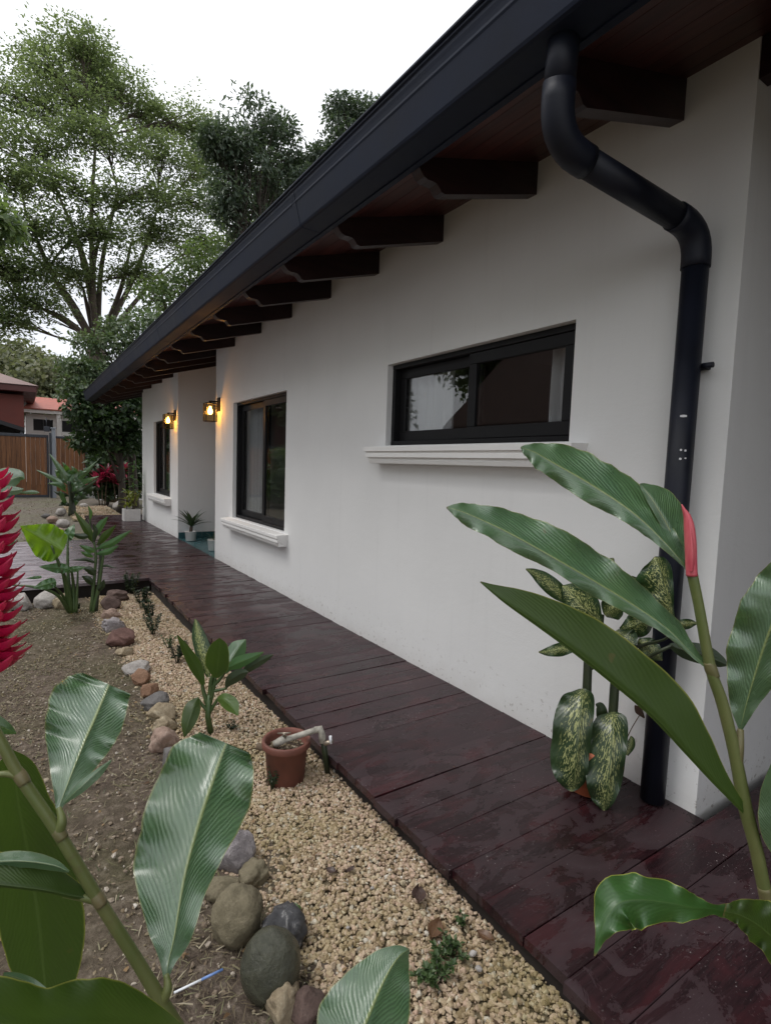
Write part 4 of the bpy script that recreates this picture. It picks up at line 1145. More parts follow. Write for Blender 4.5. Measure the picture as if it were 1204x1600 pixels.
# white planter at the far house corner
c = Vector((2.03, 13.22, 0.0))
pl = thing('planter', 'white square planter with yellow-green shrubs at the far house corner', 'planter', c)
mb = MB()
hw, hh = .165, .27
mb.bbox((c.x-hw, c.y-hw, 0.002), (c.x+hw, c.y-hw+.02, hh), .004); mb.bbox((c.x-hw, c.y+hw-.02, 0.002), (c.x+hw, c.y+hw, hh), .004)
mb.bbox((c.x-hw, c.y-hw+.021, 0.002), (c.x-hw+.02, c.y+hw-.021, hh), .004); mb.bbox((c.x+hw-.02, c.y-hw+.021, 0.002), (c.x+hw, c.y+hw-.021, hh), .004)
pb(mb, 'box', M['planter_white'], pl, True)
mb = MB(); mb.box((c.x-hw+.021, c.y-hw+.022, .01), (c.x+hw-.021, c.y+hw-.022, hh-.04)); pb(mb, 'soil', M['potting_soil'], pl, True)
for k in range(60):
    b = c + Vector((rr.uniform(-.13, .13), rr.uniform(-.13, .13), hh + rr.uniform(0, .38))); a = rr.uniform(0, 6.3); e = rr.uniform(.1, 1.2)
    blade(pl, b, (math.cos(a)*math.cos(e), math.sin(a)*math.cos(e), math.sin(e)), rr.uniform(.14, .22), .026, M['croton_leaf'], .5, .2, None, 5, 2, seed=k)
for k in range(6):
    q = Vector((rr.uniform(-.1, .1), rr.uniform(-.1, .1), 0)); tubepart(pl, [c + q + Vector((0, 0, hh-.05)), c + q*1.3 + Vector((0, 0, hh+.4))], [.007, .004], M['twig'], 'stem', 6)
for k in range(34):
    t = k/34; b = c + Vector((.06 + .03*math.sin(k), .05, hh + .35 + .68*t)); a = k*2.4; e = rr.uniform(.1, .9)
    blade(pl, b, (math.cos(a)*math.cos(e), math.sin(a)*math.cos(e), math.sin(e)), rr.uniform(.18, .30), .020, M['plain_leaf'], .9, .2, None, 6, 2, seed=k)
tubepart(pl, [c + Vector((.05, .05, hh-.05)), c + Vector((.07, .05, hh + 1.02))], [.012, .006], M['green_stem'], 'stem', 6)

# ================================================================== FOREGROUND GINGERS
GL, GU = M['ginger_leaf'], M['ginger_leaf_under']
base = Vector((.42, .30, gz(.4, .3)))
gl = thing('red_ginger', 'red ginger with broad ribbed leaves at the lower left foreground', 'plant', base)
# main cane leaning up to the left
vstem(gl, [(330,1690,.66,10.5),(285,1618,.65,10.5),(253,1566,.64,10.2),(211,1496,.63,9.4),(152,1403,.615,9.2),(90,1299,.60,8.8),(31,1212,.59,8.4),(3,1161,.585,8.2),(-40,1085,.58,7.6)], M['ginger_stem'], 'cane', 16, 40)
tubepart(gl, [base, base + Vector((-.01, .02, .25)), at(360, 1740, .67), at(325, 1682, .66)], [.016, .015, .0125, .011], M['ginger_stem'], 'cane', 12)
for (u, v) in ((153, 1404), (92, 1300), (33, 1214)):
    d = .614 if u > 120 else (.60 if u > 60 else .59)
    vstem(gl, [(u+7, v+11, d, 8.6), (u+2, v+3, d, 9.7), (u-2, v-3, d, 9.5), (u-7, v-11, d, 8.2)], M['ginger_node'], 'node', 16, 8)
# petioles
vstem(gl, [(92,1300,.60,9),(97,1282,.60,7),(92,1262,.605,4)], M['ginger_stem'], 'leaf_stalk')
vstem(gl, [(33,1214,.59,7),(12,1209,.585,5),(-20,1212,.58,4)], M['ginger_stem'], 'leaf_stalk')
vstem(gl, [(253,1566,.64,9),(262,1545,.64,7),(260,1522,.645,4)], M['ginger_stem'], 'leaf_stalk')
vstem(gl, [(152,1404,.615,9),(130,1402,.61,6),(100,1398,.605,4)], M['ginger_stem'], 'leaf_stalk')
view_leaf(gl, [(259,1532,.645,3,3),(264,1500,.66,16,12),(273,1462,.69,44,26),(288,1374,.76,79,40),(306,1303,.82,86,56),(326,1239,.885,84,66),(343,1190,.925,74,57),(352,1166,.94,50,43),(354,1161,.942,44,38)], GL, (.15, .40), (-.15, -.1), .22, 5, 56, 18, seed=1, rag=.035)
view_leaf(gl, [(91,1268,.605,3,3),(98,1246,.62,14,10),(121,1187,.665,52,32),(134,1155,.69,68,42),(146,1129,.715,78,46),(160,1096,.75,74,42),(168,1076,.77,58,38),(171,1069,.776,44,36)], GL, (.2, .4), (-.2, -.1), .22, 5, 56, 18, seed=2, rag=.035)
view_leaf(gl, [(100,1254,.606,2,3),(126,1230,.61,7,9),(152,1206,.62,4,9),(175,1187,.625,1,1)], GL, (.3, .3), (0, 0), .03, 3, 20, 8, seed=3)
view_leaf(gl, [(16,1172,.60,4,4),(22,1200,.62,34,30),(30,1260,.65,52,44),(42,1319,.68,66,58),(60,1431,.72,72,64),(67,1500,.74,62,54),(72,1552,.75,40,36),(76,1590,.75,4,4)], GU, (-.2, -.35), (0, .1), .04, 4, 40, 14, seed=4)
view_leaf(gl, [(150,1405,.614,3,3),(112,1400,.60,4,26),(75,1392,.585,4,42),(30,1386,.57,4,50),(-30,1380,.555,4,46),(-90,1378,.54,2,10)], GU, (.3, .5), (0, .2), .05, 3, 36, 12, seed=5)
view_leaf(gl, [(108,1362,.592,2,2),(84,1352,.588,9,10),(42,1346,.58,10,16),(0,1346,.572,14,14),(-50,1352,.56,6,6)], GL, (.5, .9), (0, .2), .06, 3, 26, 10, seed=6)
view_leaf(gl, [(292,1616,.62,2,6),(250,1610,.56,12,36),(185,1606,.51,20,72),(130,1604,.48,20,76),(72,1606,.46,20,62),(20,1602,.44,20,74),(-60,1600,.42,20,80)], GU, (.2, -.25), (0, .25), .06, 4, 44, 14, seed=7)
view_leaf(gl, [(72,1545,.50,2,2),(50,1536,.50,8,8),(25,1527,.495,7,8),(5,1522,.49,3,3)], GL, (.3, .3), (0, 0), .03, 2, 14, 8, seed=8)
view_leaf(gl, [(-60,1112,.60,6,6),(-20,1128,.61,18,16),(8,1138,.62,12,10),(26,1146,.63,1,1)], GL, (.2, .2), (0, 0), .03, 2, 16, 8, seed=9)
# a low leaf reaching in at the bottom centre
view_leaf(gl, [(520,1720,.80,8,8),(548,1650,.83,58,54),(570,1600,.86,77,68),(594,1544,.90,58,50),(612,1510,.925,37,32),(626,1492,.94,20,19),(639,1483,.95,2,2)], GL, (.2, .3), (0, 0), .05, 4, 36, 14, seed=10)
vstem(gl, [(470,1830,.76,6),(500,1770,.78,5),(522,1715,.80,4)], M['ginger_stem'], 'leaf_stalk')
tubepart(gl, [base + Vector((.02, 0, .1)), at(440, 1900, .74), at(472, 1826, .76)], [.009, .006, .005], M['ginger_stem'], 'leaf_stalk')

# red flower spike at the left edge with its leaves behind
fb = at(-22, 1046, .76)
fl = thing('red_ginger_flower', 'red ginger flower spike of overlapping bracts at the left edge', 'flower', (fb.x, fb.y, gz(fb.x, fb.y)))
ft = at(-26, 748, .82)
tubepart(fl, [Vector((fb.x - .05, fb.y - .04, gz(fb.x, fb.y))), lerp(Vector((fb.x - .05, fb.y - .04, 0)), fb, .6) + Vector((0, 0, .1)), fb, ft], [.011, .010, .009, .005], M['ginger_stem'], 'flower_stalk', 10)
def bract_mesh():
    rows = []; n, mm = 9, 6
    for i in range(n + 1):
        t = i/n; w = .0120*math.sin(PI*min(1, .18 + t*.82))**.75
        y = .050*t; z = .003 + .003*t**1.6 - .006*math.sin(PI*t)
        rows.append([Vector((s*w, y, z + .75*w*(1 - s*s)*-1 + .0015*math.sin(9*t + 4*s))) for s in np.linspace(-1, 1, mm+1)])
    mb = grid_leaf(rows); me = mb.mesh('bract'); me.materials.append(M['bract_red']); return me
bme = bract_mesh()
ax = (ft - fb).normalized(); e1 = ax.cross(Vector((0, 1, 0))).normalized(); e2 = ax.cross(e1)
NB = 120; Lf = (ft - fb).length
for k in range(NB):
    t = k/NB; a = k*2.39996 + .2*math.sin(k*5)
    out = e1*math.cos(a) + e2*math.sin(a); side = ax.cross(out).normalized()
    sc_ = lerp(.98, .76, t**1.6) * random.uniform(.9, 1.1); tiltb = lerp(1.52, 1.12, t**1.5) + random.uniform(-.14, .14)
    yv = (ax*math.cos(tiltb) + out*math.sin(tiltb)).normalized(); zv = side.cross(yv).normalized()
    if zv.dot(ax) < 0: zv = -zv
    xv = yv.cross(zv)
    mt = Matrix.Identity(4)
    for i in range(3): mt[i][0] = xv[i]*sc_; mt[i][1] = yv[i]*sc_; mt[i][2] = zv[i]*sc_; mt[i][3] = (fb + ax*(Lf*t) + out*.004)[i]
    o = bpy.data.objects.new('bract', bme); COL.objects.link(o); o.parent = fl; o.matrix_parent_inverse = Matrix.Translation(-Vector(fl.location)); o.matrix_basis = mt
view_leaf(fl, [(-45,790,.95,6,6),(-15,768,.96,22,18),(12,752,.97,22,14),(30,745,.98,12,9),(39,748,.985,1,1)], GL, (.2, .3), (0, 0), .05, 3, 18, 8, seed=11)
view_leaf(fl, [(-10,775,.96,10,8),(12,768,.965,9,7),(28,766,.97,5,6),(37,764,.975,1,1)], GL, (.2, .3), (0, 0), .05, 3, 14, 8, seed=12)
view_leaf(fl, [(30,770,.98,.8,.8),(46,769,.985,3,3),(56,769,.99,2.5,2.5),(62,770,.99,.5,.5)], GL, (.2, .2), (0, 0), .02, 2, 12, 6, seed=13)
view_leaf(fl, [(-15,853,.95,8,7),(6,849,.96,8,8),(20,846,.965,6,6),(29,845,.97,1,1)], GL, (.2, .2), (0, 0), .02, 2, 12, 6, seed=14)
view_leaf(fl, [(-20,914,.95,6,6),(0,912,.955,8,8),(14,912,.96,7,5),(22,908,.965,1,1)], GU, (.2, .2), (0, 0), .02, 2, 12, 6, seed=15)
tubepart(fl, [Vector((fb.x-.12, fb.y+.06, gz(fb.x, fb.y))), at(-60, 1000, .93), at(-45, 800, .95)], [.010, .009, .005], M['ginger_stem'], 'cane', 8)

# right-hand ginger with a red bud
rbase = Vector((1.02, .26, gz(1, .26)))
gr = thing('budding_red_ginger', 'red ginger with a closed red bud leaning over the deck at right', 'plant', rbase)
vstem(gr, [(1280,1640,.80,10),(1230,1500,.81,10),(1197,1403,.82,9.6),(1180,1325,.82,9.6),(1163,1260,.82,10),(1148,1182,.82,9),(1128,1100,.82,8.8),(1109,1043,.82,8.2),(1091,947,.82,7.6),(1080,895,.82,8)], M['ginger_stem'], 'cane', 16, 44)
tubepart(gr, [rbase, rbase + Vector((-.005, .01, .3)), at(1300, 1690, .80), at(1276, 1630, .80)], [.014, .013, .012, .0113], M['ginger_stem'], 'cane', 12)
vstem(gr, [(1115,1058,.82,8.2),(1110,1046,.82,9.2),(1106,1034,.82,8.0)], M['ginger_node'], 'node', 14, 8)
vstem(gr, [(1150,1196,.82,8.6),(1153,1165,.82,7.5),(1156,1139,.825,4.5)], M['ginger_node'], 'leaf_stalk', 12)
vstem(gr, [(1192,1385,.82,9.3),(1197,1405,.82,10.2),(1202,1425,.82,9.4)], M['ginger_node'], 'node', 14, 8)
# bud: wrapped red bracts
vstem(gr, [(1080,900,.818,8.2),(1079,880,.818,8.4),(1078,851,.818,8.6),(1076,825,.818,7.8),(1073,808,.818,5.5),(1068,797,.818,3),(1064,788,.818,.8)], M['bud_red'], 'bud', 18, 36)
view_leaf(gr, [(1080,893,.808,4,4),(1081,868,.806,8,6),(1079,838,.808,8,6),(1075,812,.812,5,4),(1070,799,.815,1,1)], M['bud_red'], (.7, .7), (.3, .3), 0, 1, 18, 8, 'bud_bract')
view_leaf(gr, [(1078,893,.825,2,3),(1063,876,.83,5,13),(1028,838,.84,12,27),(985,799,.85,20,38),(924,758,.86,27,40),(867,725,.86,23,33),(838,708,.858,18,18),(820,701,.855,9,7),(813,699,.853,1,1)], GL, (-.75, 1.1), (.5, .1), .42, 6, 70, 18, seed=21, rag=.08)
view_leaf(gr, [(1074,893,.84,2,2),(1060,862,.85,8,22),(1042,822,.86,9,34),(1020,784,.865,8,30),(1004,762,.87,4,10),(999,756,.87,1,1)], GL, (-.3, .9), (0, .1), .10, 5, 30, 10, seed=22, rag=.04)
view_leaf(gr, [(1109,1046,.82,3,3),(1080,1021,.825,5,10),(1041,982,.83,10,22),(985,943,.835,17,33),(924,906,.835,21,39),(863,871,.83,19,42),(797,834,.825,22,35),(745,809,.82,20,22),(715,797,.815,12,12),(697,793,.812,1,1)], GL, (-.75, 1.1), (.5, .1), .42, 6, 74, 18, seed=23, rag=.08)
view_leaf(gr, [(1166,1272,.815,4,5),(1115,1221,.80,4,24),(1072,1175,.79,4,46),(1019,1118,.78,4,62),(958,1066,.77,4,64),(898,1018,.76,4,60),(845,979,.755,4,48),(793,943,.75,3,28),(765,921,.75,2,10),(750,909,.75,1,1)], GU, (.2, .25), (0, -.1), .05, 4, 54, 12, seed=24, rag=.02)
view_leaf(gr, [(1156,1140,.825,3,3),(1164,1105,.82,26,16),(1180,1050,.81,48,36),(1197,998,.80,58,52),(1218,945,.79,56,56),(1240,895,.785,40,44),(1262,850,.78,4,4)], GL, (.25, .3), (0, 0), .25, 5, 50, 16, seed=25, rag=.04)
view_leaf(gr, [(1232,1360,.80,6,4),(1222,1300,.79,34,30),(1215,1245,.785,30,30),(1212,1200,.78,12,14),(1212,1180,.78,1,1)], GL, (.25, .3), (0, 0), .05, 4, 30, 10, seed=26)
view_leaf(gr, [(1190,1424,.76,8,8),(1135,1424,.72,10,12),(1110,1420,.705,9,8),(1080,1418,.69,22,24),(1040,1410,.675,34,32),(1000,1406,.66,44,40),(968,1410,.65,50,46),(948,1432,.645,40,22),(936,1462,.64,14,7),(928,1494,.638,1,1)], M['fresh_leaf'], (-.35, .55), (.2, .1), .40, 6, 64, 18, seed=27, rag=.09)
view_leaf(gr, [(1290,1560,.70,6,10),(1240,1500,.68,30,40),(1195,1455,.665,26,44),(1160,1432,.655,18,30),(1130,1424,.65,8,12)], GU, (.3, -.2), (0, .2), .40, 5, 40, 14, seed=28, rag=.10)

# ================================================================== SPOTTED PLANT IN A POT BY THE DOWNPIPE
DL = M['dieff_leaf']
c = Vector((2.085, 1.42, 0.0))
dp2 = thing('potted_dieffenbachia', 'cream-speckled leafy plant in an orange clay pot beside the downpipe', 'potted plant', c)
mb = MB(); mb.lathe([(0, .004), (.088, .004), (.092, .008), (.116, .18), (.129, .182), (.132, .19), (.132, .218), (.126, .221), (.116, .218), (.112, .18), (0, .18)], 36, tuple(c)); pb(mb, 'pot', M['terracotta_bright'], dp2, True)
mb = MB(); mb.lathe([(0, .185), (.103, .176)], 24, tuple(c)); pb(mb, 'soil', M['potting_soil'], dp2, True)
DD = depth(c)
def dd_(dx): return DD + dx
b1 = c + Vector((-.02, .02, .17)); b2 = c + Vector((.03, -.02, .17))
tubepart(dp2, [b1, at(914, 1120, 2.44), at(916, 1087, 2.44), at(918, 1030, 2.43), at(935, 990, 2.42), at(940, 960, 2.42)], [.02, .02, .02, .019, .016, .01], M['dark_stem'], 'stem', 12)
tubepart(dp2, [b2, at(956, 1130, 2.40), at(959, 1080, 2.40), at(962, 1040, 2.40), at(972, 1005, 2.40), at(990, 980, 2.40)], [.02, .02, .02, .019, .016, .009], M['dark_stem'], 'stem', 12)
view_leaf(dp2, [(909,1076,2.40,5,5),(909,1086,2.37,18,28),(907,1110,2.33,21,39),(903,1150,2.30,20,41),(899,1190,2.29,20,39),(896,1216,2.30,19,31),(894,1230,2.31,11,17),(893,1237,2.31,2,3)], DL, (-.10, .28), (.1, .05), .30, 3, 30, 14, seed=31, flip=True)
view_leaf(dp2, [(958,1112,2.38,5,5),(958,1121,2.35,20,26),(956,1148,2.30,24,35),(953,1190,2.27,23,38),(949,1228,2.26,20,34),(946,1250,2.27,14,24),(944,1262,2.28,7,10),(943,1267,2.28,1,2)], DL, (-.15, .30), (.1, .05), .30, 3, 30, 14, seed=32, flip=True)
view_leaf(dp2, [(1052,966,2.14,2,2),(1046,950,2.13,12,6),(1040,925,2.12,36,12),(1032,895,2.12,40,18),(1026,878,2.13,24,14),(1022,870,2.14,2,2)], DL, (-.1, .4), (.1, .1), .35, 2, 24, 12, seed=33)
view_leaf(dp2, [(893,945,2.38,3,3),(872,925,2.37,13,13),(850,906,2.36,13,12),(834,895,2.35,7,7),(821,889,2.345,1,1)], DL, (-.1, .4), (.1, .1), .35, 2, 22, 10, seed=34)
view_leaf(dp2, [(938,972,2.38,4,4),(920,955,2.35,20,22),(900,935,2.34,24,24),(886,922,2.35,14,14),(878,915,2.36,1,1)], DL, (-.1, .4), (.1, .1), .35, 2, 22, 10, seed=35)
view_leaf(dp2, [(962,985,2.38,4,4),(970,998,2.33,24,22),(980,1008,2.30,20,18),(986,1018,2.30,2,2)], DL, (-.1, .4), (.1, .1), .35, 2, 20, 10, seed=36, flip=True)
view_leaf(dp2, [(945,962,2.37,4,4),(952,955,2.35,20,18),(962,948,2.34,18,16),(972,940,2.34,2,2)], DL, (-.1, .4), (.1, .1), .35, 2, 20, 10, seed=37)
view_leaf(dp2, [(968,985,2.39,4,4),(990,978,2.37,20,20),(1006,970,2.36,18,18),(1020,960,2.36,1,1)], DL, (-.1, .4), (.1, .1), .35, 2, 20, 10, seed=38)
view_leaf(dp2, [(905,1012,2.42,3,3),(878,1014,2.40,11,10),(858,1018,2.39,8,8),(841,1019,2.38,1,1)], DL, (-.1, .4), (.1, .1), .35, 2, 20, 10, seed=39)
view_leaf(dp2, [(1040,982,2.14,2,2),(1058,977,2.12,8,8),(1076,974,2.11,7,8),(1089,974,2.10,1,1)], DL, (-.1, .4), (.1, .1), .35, 2, 18, 8, seed=40)
view_leaf(dp2, [(1045,1008,2.12,3,3),(1068,1016,2.11,14,12),(1098,1024,2.10,17,14),(1124,1034,2.09,10,9),(1136,1040,2.08,1,1)], M['dark_leaf'], (.3, .5), (0, 0), .05, 2, 20, 10, seed=41)
view_leaf(dp2, [(938,1132,2.43,3,3),(940,1118,2.41,9,9),(936,1104,2.41,6,8),(930,1100,2.41,1,1)], M['dark_leaf'], (.3, .3), (0, 0), .03, 2, 14, 8, seed=42)
view_leaf(dp2, [(978,1180,2.38,3,3),(984,1166,2.38,8,7),(986,1156,2.39,5,5),(985,1150,2.39,1,1)], DL, (.3, .3), (0, 0), .03, 2, 14, 8, seed=43)
view_leaf(dp2, [(945,890,2.44,2,2),(952,880,2.44,10,9),(958,872,2.44,1,1)], DL, (.3, .3), (0, 0), .03, 2, 12, 8, seed=44)
view_leaf(dp2, [(930,985,2.40,4,4),(918,975,2.38,16,14),(902,968,2.37,18,16),(884,968,2.37,10,10),(876,970,2.37,1,1)], DL, (-.1, .4), (.1, .1), .3, 2, 22, 10, seed=46)
view_leaf(dp2, [(985,962,2.38,4,4),(992,945,2.36,16,15),(994,925,2.36,17,15),(990,908,2.37,9,8),(986,900,2.37,1,1)], DL, (-.1, .4), (.1, .1), .3, 2, 22, 10, seed=47)
view_leaf(dp2, [(950,985,2.37,4,4),(944,1000,2.34,17,17),(938,1016,2.33,14,14),(934,1028,2.33,1,1)], DL, (-.1, .4), (.1, .1), .3, 2, 22, 10, seed=48, flip=True)
view_leaf(dp2, [(996,1000,2.32,4,4),(1010,1010,2.28,16,15),(1024,1022,2.26,12,12),(1034,1032,2.26,1,1)], DL, (-.1, .4), (.1, .1), .3, 2, 22, 10, seed=49, flip=True)
for pts in (((975,1012,2.40,3),(985,1004,2.40,3),(998,990,2.40,2.5)), ((980,1014,2.40,3),(1010,1006,2.26,2.5),(1042,996,2.13,2),(1050,968,2.13,1.6)), ((966,1050,2.40,3.4),(1000,1034,2.27,3),(1025,1020,2.15,3),(1050,1008,2.12,2.5)), ((918,1048,2.43,3.5),(928,1040,2.42,3),(938,1026,2.41,2.5))):
    vstem(dp2, pts, M['dark_stem'], 'leaf_stalk', 8)
vstem(dp2, [(976,1160,2.40,.8),(985,1140,2.41,.8),(998,1118,2.42,.8)], M['twig'], 'dry_stalk', 6)
view_leaf(dp2, [(991,1102,2.42,1,1),(997,1110,2.42,6,6),(1006,1122,2.42,1,1)], M['dead_leaf_dark'], (.3, .3), (0, 0), .05, 2, 10, 6, 'dead_leaf', seed=45)

# ================================================================== SPOTTED PLANT GROWING IN THE GRAVEL
PLF = M['plain_leaf']
c = Vector((.862, 2.98, gz(.86, 2.98)))
dg = thing('dieffenbachia', 'young broad-leaved plant growing out of the gravel beside the deck', 'plant', c)
d0 = depth(c)
tubepart(dg, [c, at(325, 1120, d0), at(328, 1085, d0)], [.017, .016, .014], M['green_stem'], 'stem', 10)
for pts in (((328,1092,d0,4),(330,1065,d0,3.6),(334,1054,d0,3)), ((327,1110,d0,3.4),(318,1080,d0,3),(316,1066,d0,2.6)), ((328,1100,d0,3.4),(334,1075,d0,3),(337,1058,d0,2.4)), ((328,1112,d0,3),(338,1096,d0,2.4),(344,1088,d0,2)), ((330,1075,d0,3),(345,1060,d0,2.4),(352,1048,d0,2)), ((326,1112,d0,3),(315,1100,d0,2.4),(308,1090,d0,2)), ((331,1080,d0,3),(352,1076,d0,2),(354,1070,d0,2))):
    vstem(dg, pts, M['green_stem'], 'leaf_stalk', 8)
view_leaf(dg, [(326,1058,d0,3,3),(318,1025,d0+.02,11,14),(311,995,d0+.05,11,11),(307,975,d0+.07,5,5),(305,967,d0+.08,1,1)], DL, (.3, .4), (0, 0), .05, 2, 22, 10, seed=51)
view_leaf(dg, [(337,1059,d0-.05,4,4),(340,1042,d0-.07,19,17),(342,1022,d0-.10,19,16),(343,1006,d0-.12,12,11),(343,997,d0-.13,1,1)], GU, (-.2, -.2), (0, 0), .04, 2, 22, 10, seed=52)
view_leaf(dg, [(350,1052,d0,3,3),(362,1030,d0+.05,13,14),(374,1012,d0+.1,14,12),(384,999,d0+.14,1,1)], PLF, (.3, .3), (0, 0), .04, 2, 20, 10, seed=53)
view_leaf(dg, [(352,1046,d0-.04,3,3),(372,1036,d0-.06,10,9),(394,1027,d0-.08,7,6),(412,1019,d0-.1,1,1)], PLF, (.4, .2), (0, 0), .06, 2, 20, 10, seed=54)
view_leaf(dg, [(380,1052,d0-.04,3,3),(394,1040,d0-.06,8,7),(412,1030,d0-.07,6,6),(427,1023,d0-.08,1,1)], M['dark_leaf'], (.4, .2), (0, 0), .06, 2, 20, 10, seed=55)
view_leaf(dg, [(353,1074,d0-.05,2,2),(362,1062,d0-.08,9,8),(378,1052,d0-.1,8,8),(388,1050,d0-.11,1,1)], M['dark_leaf'], (.3, .3), (0, 0), .05, 2, 18, 10, seed=56)
view_leaf(dg, [(318,1070,d0-.04,3,3),(308,1045,d0-.06,10,9),(293,1018,d0-.09,8,7),(277,992,d0-.12,1,1)], GU, (.5, .2), (0, 0), .05, 2, 20, 10, seed=57)
view_leaf(dg, [(309,1091,d0-.03,3,3),(302,1106,d0-.08,12,13),(294,1130,d0-.12,11,11),(288,1152,d0-.14,1,1)], GU, (.3, .3), (0, 0), .05, 2, 20, 10, seed=58, flip=True)
view_leaf(dg, [(340,1092,d0-.03,3,3),(350,1094,d0-.06,12,10),(362,1104,d0-.08,13,10),(372,1118,d0-.1,1,1)], PLF, (.3, .3), (0, 0), .05, 2, 20, 10, seed=59, flip=True)

# ================================================================== ELEPHANT EAR AND THIN GINGER BY THE WALKWAY CORNER
c = Vector((.36, 6.02, gz(.4, 6)))
te = thing('elephant_ear', 'elephant ear plant with one bright green leaf by the side walkway', 'plant', c)
d0 = depth(c)
def heart(root, u, v, d, ang, size, mat, wide=1.0, tilt=.3, seed=0):
    """heart-shaped blade: (u,v) where the stalk joins, ang = direction of the tip in the picture (radians, 0 = right, up positive), size px"""
    dx, dy = math.cos(ang), -math.sin(ang)
    prof = [(-.28, .22), (-.22, .36), (-.08, .47), (.1, .50), (.3, .47), (.55, .34), (.8, .16), (.93, .06), (1.0, .004)]
    ctrl = [(u + dx*size*t, v + dy*size*t, d + tilt*size*d/F*t*t, w*size*wide, w*size*wide) for t, w in prof]
    ctrl[0] = (*ctrl[0][:3], .12*size*wide, .12*size*wide)
    return view_leaf(root, ctrl, mat, (.35, .25), (-.2, -.1), .25, 5, 40, 14, 'leaf', seed, False, .045)
TL = M['taro_leaf']
heart(te, 84, 852, d0-.25, math.radians(150), 60, TL, .95, -.3, 61)
heart(te, 106, 838, d0+.1, math.radians(60), 22, PLF, .8, .5, 62)
heart(te, 97, 888, d0-.2, math.radians(176), 36, PLF, .45, .3, 63)
heart(te, 80, 911, d0-.3, math.radians(196), 30, PLF, .55, -.2, 64)
heart(te, 112, 890, d0-.1, math.radians(10), 24, PLF, .40, .3, 65)
heart(te, 60, 902, d0-.3, math.radians(186), 20, PLF, .25, .3, 66)
for pts in (((112,957,d0,4),(104,910,d0-.1,3),(92,880,d0-.2,2.4),(81,852,d0-.25,2)), ((114,957,d0,3),(107,900,d0,2.4),(106,838,d0+.1,1.4)), ((110,957,d0,4),(103,915,d0-.1,3),(97,889,d0-.2,2)), ((108,955,d0,3.4),(90,930,d0-.2,2.4),(60,918,d0-.3,2),(20,914,d0-.35,1.4)), ((116,957,d0,3),(115,915,d0,2.4),(112,891,d0-.1,1.6)), ((110,955,d0,3),(98,930,d0-.1,2),(81,912,d0-.3,1.6)), ((119,957,d0,2.4),(121,920,d0,1.8),(122,890,d0,1.2))):
    vstem(te, pts, M['green_stem'], 'leaf_stalk', 8)
c = Vector((.60, 6.12, gz(.6, 6.1)))
tg = thing('young_ginger', 'thin-stemmed young ginger beside the elephant ear', 'plant', c)
d0 = depth(c)
for pts in (((143,958,d0,3.2),(148,900,d0,2.2),(150,868,d0,2),(147,845,d0,1.6)), ((150,955,d0,3),(155,905,d0,2.4),(157,870,d0,2),(155,842,d0,1.6)), ((146,958,d0,3.6),(153,925,d0,3),(160,880,d0,2),(163,858,d0,1.4)), ((140,840,d0,1.4),(141,815,d0,1.2),(142,802,d0,1))):
    vstem(tg, pts, M['green_stem'] if pts[0][0] < 148 else M['dark_stem'], 'stem', 8)
YG = [((150,858),(176,848),(206,828),6,PLF),((150,862),(138,858),(124,852),5,PLF),((152,852),(166,836),(182,820),6,GU),((146,848),(136,826),(116,798),7,GU),((146,842),(158,820),(169,807),6,PLF),
      ((150,866),(170,862),(186,852),5,PLF),((144,836),(128,838),(110,835),5,M['dark_leaf']),((141,812),(142,800),(138,790),3,PLF),((146,850),(150,830),(146,818),4,M['dark_leaf']),((152,880),(135,874),(114,875),3,M['dark_leaf']),
      ((157,885),(168,884),(182,888),2,M['dark_leaf']),((150,900),(140,890),(130,888),6,M['dark_leaf']),((148,915),(138,905),(128,900),6,M['dark_leaf']),((150,925),(160,915),(163,905),5,M['dark_leaf']),((146,870),(136,866),(126,862),4,PLF)]
for k, (a, b, e, w, mt) in enumerate(YG):
    view_leaf(tg, [(*a, d0, 1, 1), ((a[0]+b[0])/2, (a[1]+b[1])/2, d0-.03, w*.8, w*.8), (*b, d0-.05, w, w*.9), ((b[0]+e[0])/2, (b[1]+e[1])/2, d0-.06, w*.6, w*.6), (*e, d0-.08, .3, .3)], mt, (.4, .4), (0, 0), .05, 2, 14, 6, seed=70+k)

# ================================================================== TALL GINGER CLUMP BEYOND THE WALKWAY
c = on_z(113, 806, -.16)
gc = thing('ginger_clump', 'tall ginger clump on the stone bank before the wooden gate', 'plant', c)
d0 = depth(c)
for k in range(5):
    vstem(gc, [(111+k*2-2, 806, d0+.1*(k-2), 2.4), (110+k*1.6, 780, d0+.1*(k-2), 2), (106+k*3, 752, d0+.1*(k-2), 1.4)], M['dark_stem'], 'cane', 6)
CL = [((108,760),(98,738),(77,708),5.5,GL),((104,762),(88,750),(57,734),4.5,GL),((108,765),(112,742),(116,732),6,PLF),((112,764),(124,748),(152,720),5.5,GL),((110,770),(130,754),(155,744),5,GL),((104,768),(92,757),(75,755),4,PLF),
      ((114,772),(132,764),(154,748),4,M['dark_leaf']),((116,780),(136,768),(150,760),5,M['dark_leaf']),((106,756),(94,742),(86,734),6,GL),((112,758),(122,742),(136,736),5,GL),((108,775),(96,772),(84,768),4,M['dark_leaf']),
      ((112,785),(128,776),(140,778),5,M['dark_leaf']),((110,790),(100,786),(92,790),4,M['dark_leaf']),((108,752),(106,735),(98,722),5,PLF),((118,790),(122,775),(130,768),5,PLF),((104,790),(98,776),(94,766),4,PLF),((112,760),(118,738),(112,728),5,GL)]
